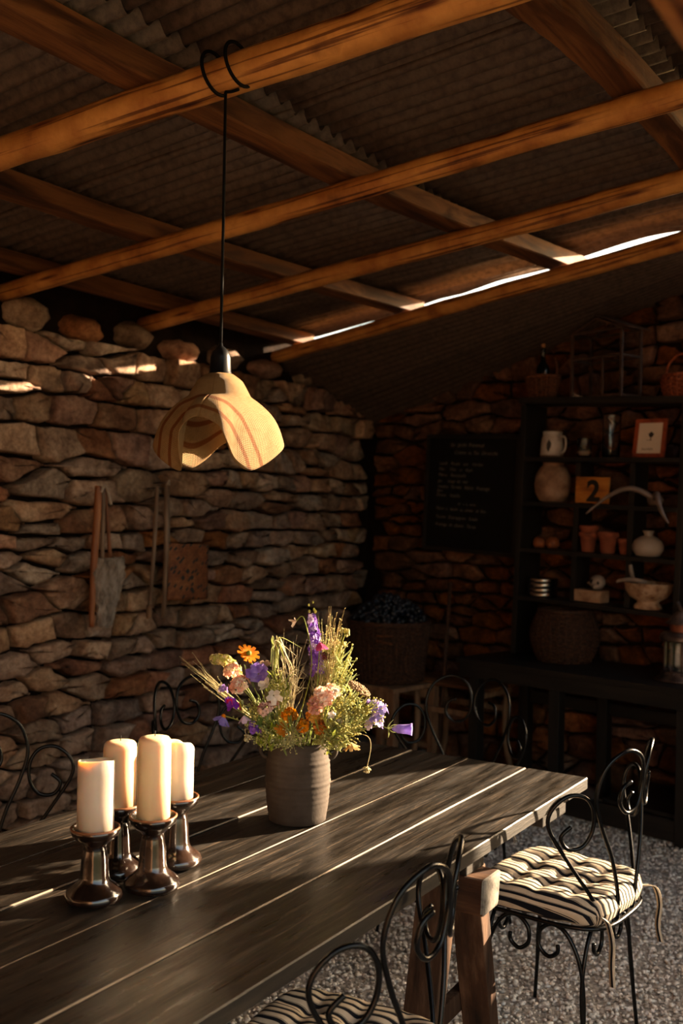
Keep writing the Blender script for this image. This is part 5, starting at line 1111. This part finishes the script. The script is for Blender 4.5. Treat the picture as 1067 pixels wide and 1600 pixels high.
def plait(nt, col, vec, tc, b):
    N, L = nt.nodes, nt.links; mp = N.new('ShaderNodeMapping'); mp.inputs['Rotation'].default_value = (0, 0, pi / 4); mp.inputs['Scale'].default_value = (26, 26, 1); L.new(tc.outputs['UV'], mp.inputs[0])
    bk = N.new('ShaderNodeTexBrick'); bk.offset = .5; bk.inputs['Scale'].default_value = 1.0; bk.inputs['Brick Width'].default_value = 2.0; bk.inputs['Row Height'].default_value = 1.0; bk.inputs['Mortar Size'].default_value = .06
    bk.inputs['Color1'].default_value = (1, 1, 1, 1); bk.inputs['Color2'].default_value = (.7, .62, .55, 1); bk.inputs['Mortar'].default_value = (.25, .18, .12, 1); L.new(mp.outputs[0], bk.inputs['Vector'])
    wn_ = N.new('ShaderNodeTexWhiteNoise'); wn_.noise_dimensions = '2D'; fl_ = N.new('ShaderNodeVectorMath'); fl_.operation = 'FLOOR'; mp2 = N.new('ShaderNodeMapping'); mp2.inputs['Scale'].default_value = (.5, 1, 1); L.new(mp.outputs[0], mp2.inputs[0]); L.new(mp2.outputs[0], fl_.inputs[0]); L.new(fl_.outputs[0], wn_.inputs['Vector'])
    gt_ = N.new('ShaderNodeMath'); gt_.operation = 'GREATER_THAN'; gt_.inputs[1].default_value = .86; L.new(wn_.outputs['Value'], gt_.inputs[0])
    m1 = N.new('ShaderNodeMixRGB'); m1.blend_type = 'MULTIPLY'; m1.inputs[0].default_value = 1; L.new(col, m1.inputs[1]); L.new(bk.outputs[0], m1.inputs[2])
    m2 = N.new('ShaderNodeMixRGB'); L.new(gt_.outputs[0], m2.inputs[0]); L.new(m1.outputs[0], m2.inputs[1]); m2.inputs[2].default_value = (.012, .015, .014, 1); return m2.outputs[0]
m_plait = M('plaited_palm', ['#5f351a', '#7d4a26', '#8f5e34'], rough=.7, scale=12, bump=.3, extra=plait)
mb = MB(); uv = []; V_ = []
for j in range(19):
    for i in range(19):
        a, b = i / 18, j / 18; V_.append((.020 + .325 * a, -.006 - .012 * sin(pi * a) - .003 * ((i + j) % 2) + .004 * nz(a * 4, b * 4), -.318 - .305 * b - .012 * a + .004 * nz(a * 5, b)) ); uv.append((a, b))
mb.add(V_, [(j * 19 + i, j * 19 + i + 1, (j + 1) * 19 + i + 1, (j + 1) * 19 + i) for j in range(18) for i in range(18)]); mb.build('woven_panel', m_plait, fan, uv=uv, solid=.004)
MB().tube([(0, .09, .0), (0, -.02, .006)], .005, 6).build('peg', m_oldmetal, fan)
MB().tube(sm([(-.008, -.012, -.01), (0, -.02, .015), (.010, -.012, -.01)], 4), .004, 6).build('string_loop', m_string, fan)
for k, (x, x2, r_, lb) in enumerate([(4.03, 3.985, .011, 'thin grey cane left of the woven fan handle'), (4.115, 4.14, .009, 'thin grey cane right of the woven fan handle, behind the panel')]):
    t = thing('hanging_cane', lb, 'cane', (x, Y0 + .012 + .006 * k, 1.745), 0, 'canes hung on the left wall'); L_ = .69 if k == 0 else .60
    MB().tube([(0, 0, 0), ((x2 - x) * .5 + .004, 0, -L_ / 2), (x2 - x, 0, -L_)], r_, 8).build('cane_shaft', m_cane, t); MB().lathe([(r_ * 1.1, -L_), (r_ * 1.25, -L_ + .004), (r_ * 1.2, -L_ + .07)], 8, c=(x2 - x, 0, 0), capt=True).build('tip', m_paleold, t)
    MB().tube([(0, .07, -.01), (0, -.012, -.006)], .004, 6).build('peg', m_oldmetal, t)
